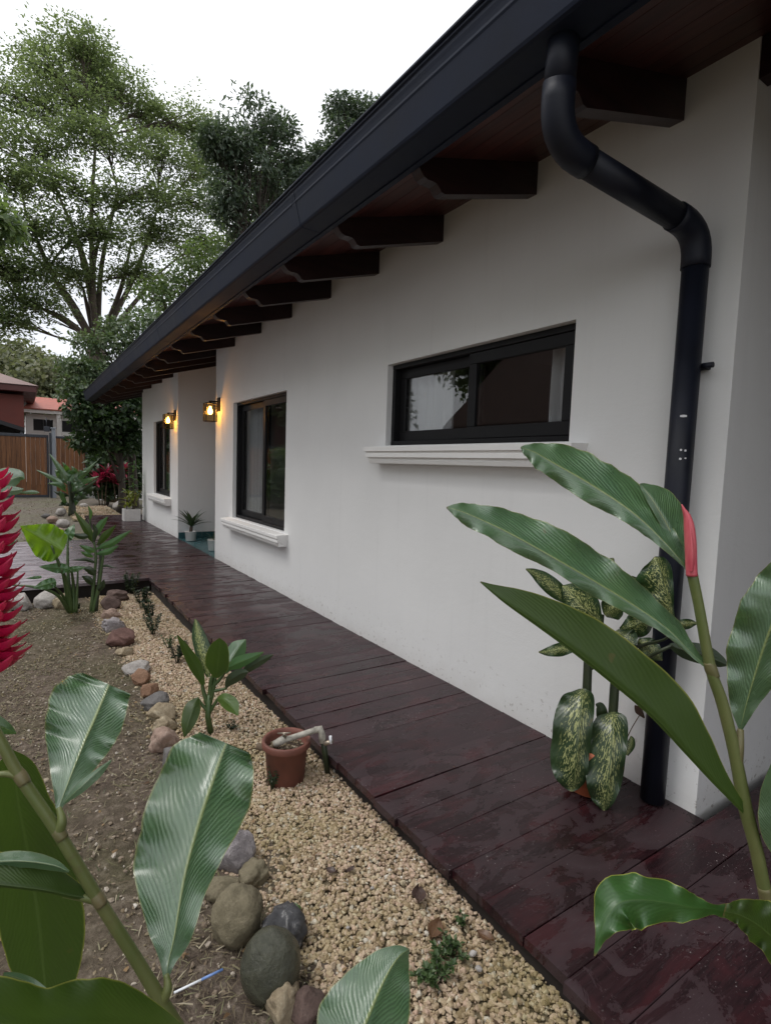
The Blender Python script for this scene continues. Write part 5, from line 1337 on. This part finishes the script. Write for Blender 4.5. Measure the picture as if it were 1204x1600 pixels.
for k, (a, b, e, w, mt) in enumerate(CL):
    view_leaf(gc, [(*a, d0, .8, .8), ((a[0]+b[0])/2, (a[1]+b[1])/2, d0-.1, w*.8, w*.8), (*b, d0-.15+.05*(k % 5), w, w*.9), ((b[0]+e[0])/2, (b[1]+e[1])/2, d0-.2, w*.6, w*.6), (*e, d0-.2, .3, .3)], mt, (.4, .4), (0, 0), .05, 2, 14, 6, seed=90+k)

# red cordylines and low shrubs at the back
def rosette(root, c, n, L, w, mat, e0=.2, e1=1.3, droop=.8, seed=0, name='leaf', up=0.0):
    r = random.Random(seed)
    for k in range(n):
        a = k*2.39996; e = r.uniform(e0, e1)
        blade(root, Vector(c) + Vector((0, 0, up*r.random())), (math.cos(a)*math.cos(e), math.sin(a)*math.cos(e), math.sin(e)), L*r.uniform(.75, 1.15), w, mat, droop, .25, None, 6, 2, name, seed=seed+k)
for (u, v, zt, lb, s) in ((160, 772, .75, 'red-leaved cordyline left of its twin behind the rear gravel', 1), (186, 772, .80, 'red-leaved cordyline right of its twin behind the rear gravel', 2)):
    c = on_y(u, v, 19.4); c.z = -.2
    o = thing('cordyline', lb, 'plant', c, 'red cordylines behind the rear gravel')
    for q in range(3):
        h = zt + .16*q; dx = .16*(q-1)
        tubepart(o, [c + Vector((dx*.4, 0, 0)), c + Vector((dx, .05*q, h))], [.02, .012], M['twig'], 'stem', 6)
        rosette(o, c + Vector((dx, .05*q, h - .08)), 18, .42, .036, M['cordyline_leaf'], .1, 1.35, .7, s*50 + q*20, up=.15)

# little dark shrubs in the gravel
def tuft(u, v, h, w, label, n=90, mat='foliage_small', size=.022, group='small dark shrubs in the gravel', name='small_shrub', cat='shrub', zg=None):
    p = on_z(u, v, -.16); p.z = gz(p.x, p.y) + .01
    o = thing(name, label, cat, p, group); r = random.Random(int(u+v))
    mb = MB(); mt = MB()
    for k in range(7):
        a = r.uniform(0, 6.3); q = Vector((math.cos(a), math.sin(a), 0))*w*r.uniform(.2, .9); top = p + q + Vector((0, 0, h*r.uniform(.5, 1)))
        mt.tube([p + q*.15, p + q*.5 + Vector((0, 0, h*.4)), top], [.003, .0025, .001], 5)
        for j in range(n//7):
            t = r.uniform(.25, 1); b = (p + q*.3).lerp(top, t); a2 = r.uniform(0, 6.3); e = r.uniform(-.1, 1.1)
            d = Vector((math.cos(a2)*math.cos(e), math.sin(a2)*math.cos(e), math.sin(e))); s = d.cross(Vector((0, 0, 1))).normalized(); L = size*r.uniform(.7, 1.4)
            i = len(mb.v); mb.v += [tuple(b), tuple(b + d*L*.5 + s*L*.24), tuple(b + d*L - Vector((0, 0, L*.15))), tuple(b + d*L*.5 - s*L*.24)]
            mb.face([i, i+1, i+2, i+3])
    pb(mt, 'stem', M['dark_stem'], o, True); f = pb(mb, 'foliage', M[mat], o); f['kind'] = 'stuff'
    return o
tuft(205, 928, .27, .14, 'dark shrub at the walkway corner, first of the small row', 420, size=.034)
tuft(222, 950, .23, .14, 'dark shrub second in the small row from the walkway', 400, size=.034)
tuft(236, 968, .20, .13, 'dark shrub third in the small row from the walkway', 340, size=.03)
tuft(240, 992, .18, .10, 'dark shrub fourth in the small row from the walkway', 300, size=.028)
tuft(264, 1014, .14, .08, 'pale little shrub fifth in the row from the walkway', 200, 'weed_leaf', .018)
tuft(277, 1038, .17, .11, 'dark shrub nearest the camera in the small row', 340, size=.026)
tuft(362, 1150, .05, .06, 'low weed in the gravel behind the terracotta pot', 60, 'foliage_small', .016, 'weeds in the gravel', 'weed', 'weed')
tuft(424, 1252, .09, .07, 'dark weed growing against the terracotta pot', 120, 'foliage_small', .016, 'weeds in the gravel', 'weed', 'weed')
tuft(682, 1568, .06, .085, 'silvery green weed in the gravel at the bottom edge', 330, 'weed_leaf', .020, 'weeds in the gravel', 'weed', 'weed')
tuft(706, 1528, .045, .06, 'small bright weed in the gravel near the deck', 180, 'weed_leaf', .018, 'weeds in the gravel', 'weed', 'weed')
tuft(720, 1480, .05, .02, 'upright green seedling between the dead leaves', 40, 'weed_leaf', .020, 'weeds in the gravel', 'weed', 'weed')
tuft(120, 955, .10, .10, 'dark ground plant under the elephant ear stalks', 140, 'foliage_small', .03, 'weeds in the gravel', 'weed', 'weed')

# ================================================================== TREES
def leaf_mesh(name, B, Dv, Nv, L, W, mat, parent):
    """many small rhombic leaves: base points, directions, normals, lengths, widths"""
    S = np.cross(Dv, Nv); S /= (np.linalg.norm(S, axis=1, keepdims=True) + 1e-9)
    mid = B + Dv*(L*.45)[:, None]; tip = B + Dv*L[:, None] - Nv*(L*.12)[:, None]
    V = np.stack([B, mid + S*W[:, None], tip, mid - S*W[:, None]], 1).reshape(-1, 3)
    n = len(B); b = np.arange(n)[:, None]*4
    Q = np.concatenate([b, b+1, b+2, b+3], 1)
    return np_mesh(name, V, Q, mat, parent)
def unit(v): return v / (np.linalg.norm(v, axis=-1, keepdims=True) + 1e-9)

def tree(name, label, base, trunk_top, trunk_r, lobes, per_lobe, leaves, leaf_len, leaf_w, foliage, bark, style, group=None, branch_r=.05, spray=.7, seed=0, limb_from=None, limb_r=None, nodes=None):
    """lobes: list of (centre, (rx, ry, rz)); limbs run from the trunk top to each lobe and fan out into twigs that carry the leaves"""
    r = np.random.default_rng(seed); rp = random.Random(seed)
    base = Vector(base); tt = Vector(trunk_top)
    root = thing(name, label, 'tree', base, group)
    mb = MB(); k = (tt - base)
    mb.tube([base, base + k*.12 + Vector((.05, 0, 0)), base + k*.5 + Vector((rp.uniform(-.15, .15), rp.uniform(-.1, .1), 0)), tt], [trunk_r*1.5, trunk_r*1.1, trunk_r*.92, trunk_r*.8], 12)
    Bs, Ds, Ns, Ls, Ws = [], [], [], [], []
    for q in (nodes or []):
        q = Vector(q); pt = [Vector(w) for w in crom([tuple(tt), tuple(tt.lerp(q, .5) + Vector((rp.uniform(-.4, .4), rp.uniform(-.4, .4), .3))), tuple(q)], 8)]
        mb.tube(pt, [lerp(trunk_r*.30, (limb_r or .1)*1.0, i/8) for i in range(9)], 8)
    for (cen, rad) in lobes:
        cen = Vector(cen); start = tt if limb_from is None else base.lerp(tt, rp.uniform(limb_from, 1))
        if nodes: start = min((Vector(q) for q in nodes if q[2] < cen.z - .3), key=lambda q: (q - cen).length, default=tt)
        mid = start.lerp(cen, .5) + Vector((rp.uniform(-.5, .5), rp.uniform(-.5, .5), rp.uniform(-.2, .6)))*(.12*(cen-start).length)
        limb = [Vector(q) for q in crom([tuple(start), tuple(mid), tuple(cen)], 8)]
        mb.tube(limb, [lerp(limb_r or trunk_r*.55, branch_r*.6, i/8) for i in range(9)], 7)
        for j in range(per_lobe):
            d = unit(r.normal(size=3)); q = d * (r.uniform(.35, 1.0))**.6
            p = Vector((cen.x + rad[0]*q[0], cen.y + rad[1]*q[1], cen.z + rad[2]*q[2]))
            s = limb[rp.randint(3, 8)]; m2 = s.lerp(p, .5) + Vector((rp.uniform(-.3, .3), rp.uniform(-.3, .3), rp.uniform(-.1, .4)))*(.25*(p-s).length)
            tw = [s, s.lerp(m2, .6), m2, m2.lerp(p, .5), p]
            mb.tube(tw, [branch_r*.55, branch_r*.42, branch_r*.3, branch_r*.2, branch_r*.1], 4, False)
            n = int(leaves * rp.uniform(.6, 1.3)); P = np.array(p)
            if style == 'feather':          # flat layered sprays
                ang = r.uniform(0, 2*PI, n); rr_ = spray*np.sqrt(r.uniform(0, 1, n)); out = np.stack([np.cos(ang), np.sin(ang), np.zeros(n)], -1)
                til = r.normal(0, .42, 2)
                b = P + out*rr_[:, None]; b[:, 2] += rr_*math.tan(til[0])*np.cos(ang) + rr_*math.tan(til[1])*np.sin(ang) - .35*rr_**2/spray + r.normal(0, .15, n)*spray
                dv = unit(out + r.normal(0, .5, (n, 3))); nv = unit(np.array([0, 0, 1.]) + r.normal(0, .35, (n, 3)))
            elif style == 'droop':          # whorls of hanging leaves
                ang = r.uniform(0, 2*PI, n); out = np.stack([np.cos(ang), np.sin(ang), np.zeros(n)], -1)
                b = P + r.normal(0, spray*.42, (n, 3)); dv = unit(out*.55 + np.array([0, 0, -1.]) + r.normal(0, .3, (n, 3))); nv = unit(out + r.normal(0, .3, (n, 3)))
            else:                           # leafy clumps facing out and up
                o3 = unit(r.normal(size=(n, 3)) + np.array([0, 0, .35])); b = P + o3*(spray*r.uniform(.25, 1, n)**.5)[:, None]*np.array([1, 1, .62])
                dv = unit(o3*.6 + np.array([0, 0, -.35]) + r.normal(0, .45, (n, 3))); nv = unit(o3 + np.array([0, 0, .7]) + r.normal(0, .35, (n, 3)))
            Bs.append(b); Ds.append(dv); Ns.append(nv); Ls.append(leaf_len*r.uniform(.65, 1.3, n)); Ws.append(leaf_w*r.uniform(.7, 1.3, n))
    pb(mb, 'trunk', M[bark], root, False)
    cr = leaf_mesh('crown', np.concatenate(Bs), np.concatenate(Ds), np.concatenate(Ns), np.concatenate(Ls), np.concatenate(Ws), M[foliage], None)
    cr.parent = root; cr.matrix_parent_inverse = Matrix.Translation(-base); cr['kind'] = 'stuff'
    return root
def lobe(u, v, y, ru, rv, rd=None):
    c = on_y(u, v, y); d = depth(c)
    return (tuple(c), (ru*d/F*1.15, (rd if rd else (ru+rv)/2*d/F), rv*d/F))

# great spreading tree behind the gate
RT = [lobe(130,70,31,34,22), lobe(70,100,32,44,24), lobe(190,140,31,40,22), lobe(110,145,30,50,28), lobe(20,150,31,46,28), lobe(245,180,32,34,18), lobe(305,190,31,24,16), lobe(60,215,29,55,22), lobe(160,215,29,55,24),
      lobe(255,240,30,46,24), lobe(322,250,31,26,30), lobe(20,275,29,46,22), lobe(115,290,28,56,20), lobe(215,300,28.5,56,22), lobe(300,315,30,42,26), lobe(50,345,28,50,18), lobe(255,365,30,42,20), lobe(150,355,28,50,16), lobe(-60,170,31,50,50), lobe(-70,300,30,50,50), lobe(-20,390,28,50,18), lobe(322,380,31,30,26),
      lobe(30,420,28,40,9), lobe(45,468,28,40,9), lobe(-10,490,28,30,12), lobe(140,110,33,40,22), lobe(110,420,29,40,8), lobe(215,425,30,30,12)]
RN = [tuple(on_y(u, v, y)) for u, v, y in ((30, 470, 28.5), (75, 420, 29), (118, 370, 30.5), (160, 350, 29), (205, 380, 31), (245, 430, 30), (130, 450, 30), (185, 300, 30), (90, 300, 30.5), (40, 330, 30), (245, 330, 31), (150, 215, 31))]
tree('rain_tree', 'huge spreading tree with feathery foliage towering behind the wooden gate', (3.2, 30, -.3), tuple(on_y(152, 545, 30)), .50, RT, 27, 106, .185, .045, 'foliage_rain', 'bark', 'feather', None, .048, .95, 1, None, .055, RN)
# dark drooping trees behind the roof line
MT = [lobe(400,190,22,48,30), lobe(370,230,22,36,36), lobe(435,225,22.5,32,34), lobe(400,270,22,52,36), lobe(355,300,22,24,34), lobe(440,285,23,34,30), lobe(385,345,22,40,36), lobe(430,340,23,36,34), lobe(390,400,22,40,40), lobe(340,220,22,20,24), lobe(470,270,23,18,24)]
tree('mango_tree', 'dark rounded tree rising above the gutter line in the middle', (8.3, 22.3, -.3), (8.2, 22.2, 8.5), .35, MT, 20, 70, .24, .042, 'foliage_mango', 'bark_dark', 'clump', 'dark trees behind the roof', .05, .55, 2, .5, .1)
MT2 = [lobe(545,185,21,28,24), lobe(570,180,21,26,22), lobe(530,225,21,26,30), lobe(580,215,21,34,34), lobe(505,245,21.5,18,18), lobe(600,250,21,34,34), lobe(490,290,21.5,24,28), lobe(550,280,21,40,40)]
tree('mango_tree', 'smaller dark tree peeping over the gutter, right of the rounded tree', (11.6, 21, -.3), (11.5, 21, 9), .3, MT2, 18, 70, .24, .042, 'foliage_mango', 'bark_dark', 'clump', 'dark trees behind the roof', .05, .52, 3, .5, .1)
# lighter green tree peeking between
GT = [lobe(330,420,26,40,40), lobe(370,370,26,30,36), lobe(420,320,26,26,24), lobe(290,450,26,30,34), lobe(250,470,26,30,24), lobe(410,290,26,20,26)]
tree('yellow_green_tree', 'yellowish green tree between the feathery tree and the gutter', (8.2, 26, -.3), (7.9, 26, 5.5), .25, GT, 18, 55, .20, .06, 'foliage_bright', 'bark', 'clump', None, .07, .8, 4)
# leafy tree at the far end of the house
VT = [lobe(195,515,17.6,34,16), lobe(235,505,18,30,18), lobe(160,540,17.5,34,15), lobe(200,552,17.4,34,16), lobe(135,572,17.3,28,15), lobe(180,586,17.2,36,16), lobe(125,608,17.0,22,15), lobe(228,545,18,26,20)]
tree('leafy_tree', 'glossy leafy tree spilling over the far end of the house eaves', (2.75, 17.6, -.2), (2.6, 17.5, 3.3), .12, VT, 15, 64, .13, .036, 'foliage_glossy', 'bark_dark', 'clump', None, .03, .38, 5, .35)
VD = [lobe(165,625,16.9,36,20), lobe(212,610,17.3,26,26), lobe(128,645,16.9,20,16), lobe(160,662,16.9,32,18), lobe(205,655,17.2,24,22), lobe(145,690,17,22,14), lobe(190,695,17.2,28,18)]  # lower lobes of the leafy tree, eave shade given as darker foliage
tree('shaded_crown', 'lower crown of the glossy leafy tree, eave shade given by darker leaves', (2.35, 17.2, -.2), (2.3, 17.1, 1.9), .09, VD, 14, 62, .15, .042, 'foliage_dark', 'bark_dark', 'clump', None, .025, .36, 6, .35)
# hedge of dark shrubs behind the far corner
for k, (u, v, y, ru, rv, lb) in enumerate(((165,735,20.2,20,26,'dark evergreen shrub left of the red cordylines'), (200,735,20.4,22,28,'dark evergreen shrub behind the red cordylines'), (228,725,20.0,20,36,'dark evergreen shrub tucked behind the far house corner'), (180,700,21.0,24,22,'taller dark evergreen shrub behind the leafy tree'))):
    p = on_y(u, v, y)
    tree('evergreen_shrub', lb, (p.x, y, -.25), (p.x, y, .5), .05, [lobe(u, v, y, ru, rv), lobe(u-6, v+20, y-.2, ru*.8, rv*.6), lobe(u+6, v-14, y+.2, ru*.7, rv*.6)], 16, 60, .20, .06, 'foliage_dark', 'bark_dark', 'clump', 'evergreen shrubs at the back', .03, .38, 20+k)
# distant greyish olive trees
for k, (u, v, y, ru, rv, lb) in enumerate(((60,595,46,60,44,'hazy olive tree behind the reddish house'), (-30,590,48,60,50,'olive tree at the far left behind the reddish house'), (140,610,50,60,44,'olive tree behind the red-roofed white house'), (230,600,52,60,60,'far olive tree hidden behind the leafy tree'), (10,560,52,50,30,'thin distant olive tree under the long bare limb'))):
    p = on_y(u, v, y)
    tree('olive_tree', lb, (p.x, y, -.3), (p.x, y, 4.0), .3, [lobe(u, v, y, ru, rv), lobe(u-30, v+14, y, ru*.6, rv*.7), lobe(u+30, v+10, y, ru*.6, rv*.7), lobe(u, v+40, y, ru, rv*.6)], 26, 55, .42, .13, 'foliage_olive', 'bark', 'clump', 'distant olive trees', .10, 1.3, 30+k)
# bright twig tip at the left edge
p = on_y(-40, 350, 9)
tree('broadleaf_tree', 'bright green leaf tips poking in at the left edge', (p.x - 1.4, 9.3, -.2), (p.x - 1.2, 9.3, 3.2), .11, [lobe(-10,350,9,14,16), lobe(-70,340,9.2,50,50), lobe(-120,300,9.3,60,60), lobe(-60,270,9.4,30,40)], 14, 60, .11, .032, 'foliage_bright', 'bark', 'clump', None, .03, .30, 41)
# garden side that the windows mirror
for k, (x, y, h, s, lb) in enumerate(((-8.6, 24.5, 6.0, 2.6, 'broad tree left of the gate, mirrored in the windows'), (-16, 21, 8.5, 3.2, 'broad tree beyond the garden wall, nearest the gate'), (-17, 10.5, 9.0, 3.2, 'broad tree beyond the neighbour house'), (-12, -1.0, 6.0, 3.0, 'broad tree beyond the garden wall, behind the camera'))):
    L = [((x + s*.75*math.cos(a), y + s*.75*math.sin(a), h + (1.0 if q % 2 else -1.2)), (s*.6, s*.6, s*.6)) for q, a in enumerate(np.linspace(0, 5.2, 6))] + [((x, y, h + 1.8), (s*.7, s*.7, s*.5)), ((x, y, h - 2.2), (s*.7, s*.7, s*.5))]
    tree('garden_tree', lb, (x, y, -.3), (x, y, h - 3), .3, L, 16, 60, .36, .12, 'foliage_bright' if k % 2 else 'foliage_olive', 'bark', 'clump', 'trees beyond the garden wall', .08, 1.1, 60+k)

for k, (x, y, lb) in enumerate(((-3.2, 18.3, 'green bush left of the driveway, nearest the walkway'), (-4.3, 20.4, 'green bush left of the driveway, middle one'), (-5.4, 22.2, 'green bush left of the driveway, nearest the gate'))):
    tree('driveway_bush', lb, (x, y, -.2), (x, y, .5), .05, [((x, y, 1.0), (.8, .8, .6)), ((x + .3, y - .3, .5), (.7, .7, .4)), ((x - .3, y + .2, 1.5), (.6, .6, .4))], 16, 60, .18, .055, 'foliage_bright', 'bark_dark', 'clump', 'bushes along the driveway', .03, .4, 80 + k)

# ================================================================== GATE AND NEIGHBOURS
gy = 23.5
gt = thing('wooden_gate', 'wide sliding gate of upright brown boards in a dark frame', 'gate', (-2.0, gy, -.16))
r = random.Random(4); x = -5.2
while x < .80:
    w = .145; mb = MB(); mb.bbox((x + .003, gy - .012 + r.uniform(-.003, .003), -.06), (min(x + w, .80) - .003, gy + .012, 2.02), .004); pb(mb, 'board', M['gate_wood'], gt, True); x += w
mb = MB()
mb.bbox((-5.3, gy - .035, 2.02), (.86, gy + .03, 2.12), .006); mb.bbox((-5.3, gy - .035, -.15), (.86, gy + .03, -.06), .006); mb.bbox((.80, gy - .034, -.06), (.86, gy + .029, 2.02), .006)
pb(mb, 'frame', M['dark_metal'], gt, True)
po = thing('gate_post', 'grey steel post between the wide gate and the narrow gate', 'post', (1.02, gy, -.16))
mb = MB(); mb.bbox((.95, gy - .06, -.2), (1.08, gy + .06, 2.35), .008); pb(mb, 'shaft', M['grey_metal'], po, True)
mb = MB(); mb.bbox((.92, gy - .09, 2.35), (1.11, gy + .09, 2.40), .006); pb(mb, 'cap', M['grey_metal'], po, True)
mb = MB(); mb.bbox((.88, gy - .10, -.2), (.945, gy + .02, 2.2), .006); pb(mb, 'guide', M['dark_metal'], po, True)
mb = MB(); mb.bbox((.72, gy - .10, 2.24), (.90, gy - .02, 2.42), .01); mb.tube([(.80, gy - .06, 2.42), (.80, gy - .06, 2.75)], .012, 8); pb(mb, 'gate_motor_box', M['dark_metal'], po, True)
wg = thing('pedestrian_gate', 'narrow brown board gate right of the grey post', 'gate', (1.6, gy + .1, -.16))
x = 1.10
while x < 2.04:
    w = .145; mb = MB(); mb.bbox((x + .003, gy + .09 + r.uniform(-.003, .003), -.06), (min(x + w, 2.04) - .003, gy + .114, 2.02), .004); pb(mb, 'board', M['gate_wood'], wg, True); x += w
mb = MB(); mb.bbox((1.09, gy + .07, 2.02), (2.10, gy + .13, 2.10), .006); mb.bbox((2.04, gy + .071, -.15), (2.10, gy + .129, 2.02), .006); pb(mb, 'frame', M['dark_metal'], wg, True)
mb = MB(); mb.tube([(2.06, gy + .06, 1.45), (2.06, gy + .0, 1.45), (2.22, gy + .0, 1.45)], .012, 8); pb(mb, 'bolt', M['dark_metal'], wg, True)
pi_ = thing('gate_pillar', 'grey concrete pillar at the right end of the gates', 'pillar', (2.28, gy, -.2))
mb = MB(); mb.bbox((2.11, gy - .17, -.25), (2.46, gy + .17, 2.2), .012); pb(mb, 'shaft', M['concrete'], pi_, True)
bw = thing('boundary_wall', 'rendered boundary wall right of the gates behind the shrubs', 'wall', (6, gy, -.2))
mb = MB(); mb.bbox((2.47, gy - .08, -.3), (14, gy + .08, 1.75), .01); pb(mb, 'wall_body', M['white_paint'], bw, True)
mb = MB(); mb.bbox((2.47, gy - .11, 1.752), (14, gy + .11, 1.81), .008); pb(mb, 'coping', M['concrete'], bw, True)

# reddish house
rh = thing('red_house', 'brick-red house with a dark overhanging roof beyond the gate', 'house', (-5, 30, -.2))
mb = MB(); mb.box((-13, 30, -.3), (.17, 38, 4.05)); pb(mb, 'wall', M['red_wall'], rh, True)
mb = MB(); i = 0
mb.v += [(-13.6, 29.4, 4.17), (.64, 29.4, 4.17), (.64, 38.6, 4.17), (-13.6, 38.6, 4.17), (-13.6, 29.4, 4.44), (.64, 29.4, 4.44), (.64, 38.6, 4.44), (-13.6, 38.6, 4.44)]
for q in ((0,3,2,1), (0,1,5,4), (1,2,6,5), (2,3,7,6), (3,0,4,7), (4,5,6,7)): mb.face(q)
pb(mb, 'fascia', M['red_fascia'], rh, True)
mb = MB(); mb.v += [(-13.7, 29.3, 4.45), (.74, 29.3, 4.45), (.74, 38.7, 4.45), (-13.7, 38.7, 4.45), (-9, 34, 6.3), (-4.0, 34, 6.3)]
for q in ((0,1,5,4), (1,2,5), (2,3,4,5), (3,0,4), (3,2,1,0)): mb.face(q)
pb(mb, 'roof', M['roof_pink'], rh, True)
cp = thing('carport', 'black sloping carport roof in front of the reddish house', 'carport', (-2.5, 27, -.2))
mb = MB(); mb.v += [(-6.5, 25.2, 5.2), (.16, 25.2, 2.40), (.16, 29.5, 2.40), (-6.5, 29.5, 5.2), (-6.5, 25.2, 5.05), (.16, 25.2, 2.25), (.16, 29.5, 2.25), (-6.5, 29.5, 5.05)]
mb.v = [(a, b, lerp(2.40, 5.4, (.16 - a)/6.66*.70) + (0 if k < 4 else -.15)) for k, (a, b, c_) in enumerate(mb.v)]
for q in ((0,1,2,3), (7,6,5,4), (0,4,5,1), (1,5,6,2), (2,6,7,3), (3,7,4,0)): mb.face(q)
pb(mb, 'roof', M['black_sheet'], cp, True)
mb = MB(); zr = lambda a: lerp(2.40, 5.4, (.16 - a)/6.66*.70) - .16
mb.prism_y([(-6.4, -.25), (.1, -.25), (.1, zr(.1)), (-6.4, zr(-6.4))], 27.6, 27.65); pb(mb, 'shade_fill', M['black_sheet'], cp, True)  # black fill put in for the shade inside the carport
for q, xx in enumerate((-6.3, .05)):
    mb = MB(); mb.bbox((xx - .05, 25.3, -.25), (xx + .05, 25.4, lerp(2.24, 5.24, (.16 - xx)/6.66*.70)), .005); pb(mb, 'post', M['dark_metal'], cp, True)
# white house with a red roof
wh = thing('white_house', 'white house with an orange-red roof beyond the gates', 'house', (2, 36, -.2))
mb = MB()
Wn = [(.62, 1.55, 2.72, 3.35), (1.98, 3.0, 2.72, 3.35), (3.4, 4.3, 2.72, 3.35)]
xs = sorted({.28, 7.0, *[w[0] for w in Wn], *[w[1] for w in Wn]}); zs = [-.3, 2.72, 3.35, 3.62]
for a, b in zip(xs, xs[1:]):
    for c_, d_ in zip(zs, zs[1:]):
        if any(w[0] <= a and b <= w[1] and w[2] <= c_ and d_ <= w[3] for w in Wn): continue
        i = len(mb.v); mb.v += [(a, 36, c_), (b, 36, c_), (b, 36, d_), (a, 36, d_)]; mb.face([i, i+1, i+2, i+3])
i = len(mb.v); mb.v += [(.28, 36, -.3), (.28, 42, -.3), (.28, 42, 3.62), (.28, 36, 3.62), (7, 36, -.3), (7, 42, -.3), (7, 42, 3.62), (7, 36, 3.62)]
for q in ((0,3,2,1), (4,5,6,7), (1,2,6,5)): mb.face([i+k for k in q])
pb(mb, 'wall', M['white_paint'], wh)
for (a, b, c_, d_) in Wn:
    mb = MB(); mb.box((a, 36.08, c_), (b, 36.10, d_)); w = pb(mb, 'window', M['frame_black'], wh, True)
    mb = MB(); mb.bbox((a, 36.02, c_), (b, 36.07, c_ + .05), .004); mb.bbox(((a+b)/2 - .02, 36.02, c_ + .05), ((a+b)/2 + .02, 36.07, d_), .004); f = mb.build('frame', M['frame_dark'], w); f.matrix_parent_inverse = Matrix.Identity(4)
mb = MB(); mb.bbox((1.68, 35.3, -.3), (1.88, 35.5, 3.62), .01); pb(mb, 'column', M['white_paint'], wh, True)
mb = MB(); mb.bbox((.0, 35.2, 3.625), (7.3, 35.32, 3.80), .01); mb.box((.05, 35.33, 3.70), (7.25, 36.0, 3.78)); pb(mb, 'fascia', M['white_paint'], wh, True)
mb = MB(); mb.v += [(.18, 35.12, 3.81), (7.4, 35.12, 3.81), (7.4, 39, 4.75), (.70, 39, 4.75), (.18, 35.12, 3.87), (7.4, 35.12, 3.87), (7.4, 39, 4.81), (.70, 39, 4.81)]
for q in ((0,3,2,1), (4,5,6,7), (0,1,5,4), (1,2,6,5), (2,3,7,6), (3,0,4,7)): mb.face(q)
pb(mb, 'roof', M['roof_tile_red'], wh, True)
# garden wall and neighbour on the left, seen only as reflections
gw = thing('garden_wall', 'pale garden wall along the left boundary, mirrored in the windows', 'wall', (-9, 12, -.2))
mb = MB(); mb.bbox((-9.1, -6, -.3), (-8.95, 22.5, 1.95), .01); pb(mb, 'wall_body', M['neighbour_wall'], gw, True)
nbh = thing('neighbour_house', 'brown neighbour house behind the garden wall, mirrored in the windows', 'house', (-12, 11, -.2))
mb = MB(); mb.box((-15, 4.0, -.3), (-10.8, 17.2, 3.6)); pb(mb, 'wall', M['red_wall'], nbh, True)
mb = MB(); mb.v += [(-9.9, 3.2, 2.95), (-9.9, 18.0, 2.95), (-13.0, 17.0, 6.6), (-13.0, 4.2, 6.6), (-9.9, 3.2, 3.12), (-9.9, 18.0, 3.12), (-13.0, 17.0, 6.77), (-13.0, 4.2, 6.77)]
for q in ((0,3,2,1), (4,5,6,7), (0,1,5,4), (1,2,6,5), (2,3,7,6), (3,0,4,7)): mb.face(q)
pb(mb, 'roof', M['brown_roof'], nbh, True)
mb = MB(); mb.bbox((-9.95, 3.2, 2.86), (-9.88, 18.0, 2.945), .006); pb(mb, 'fascia', M['gate_wood'], nbh, True)
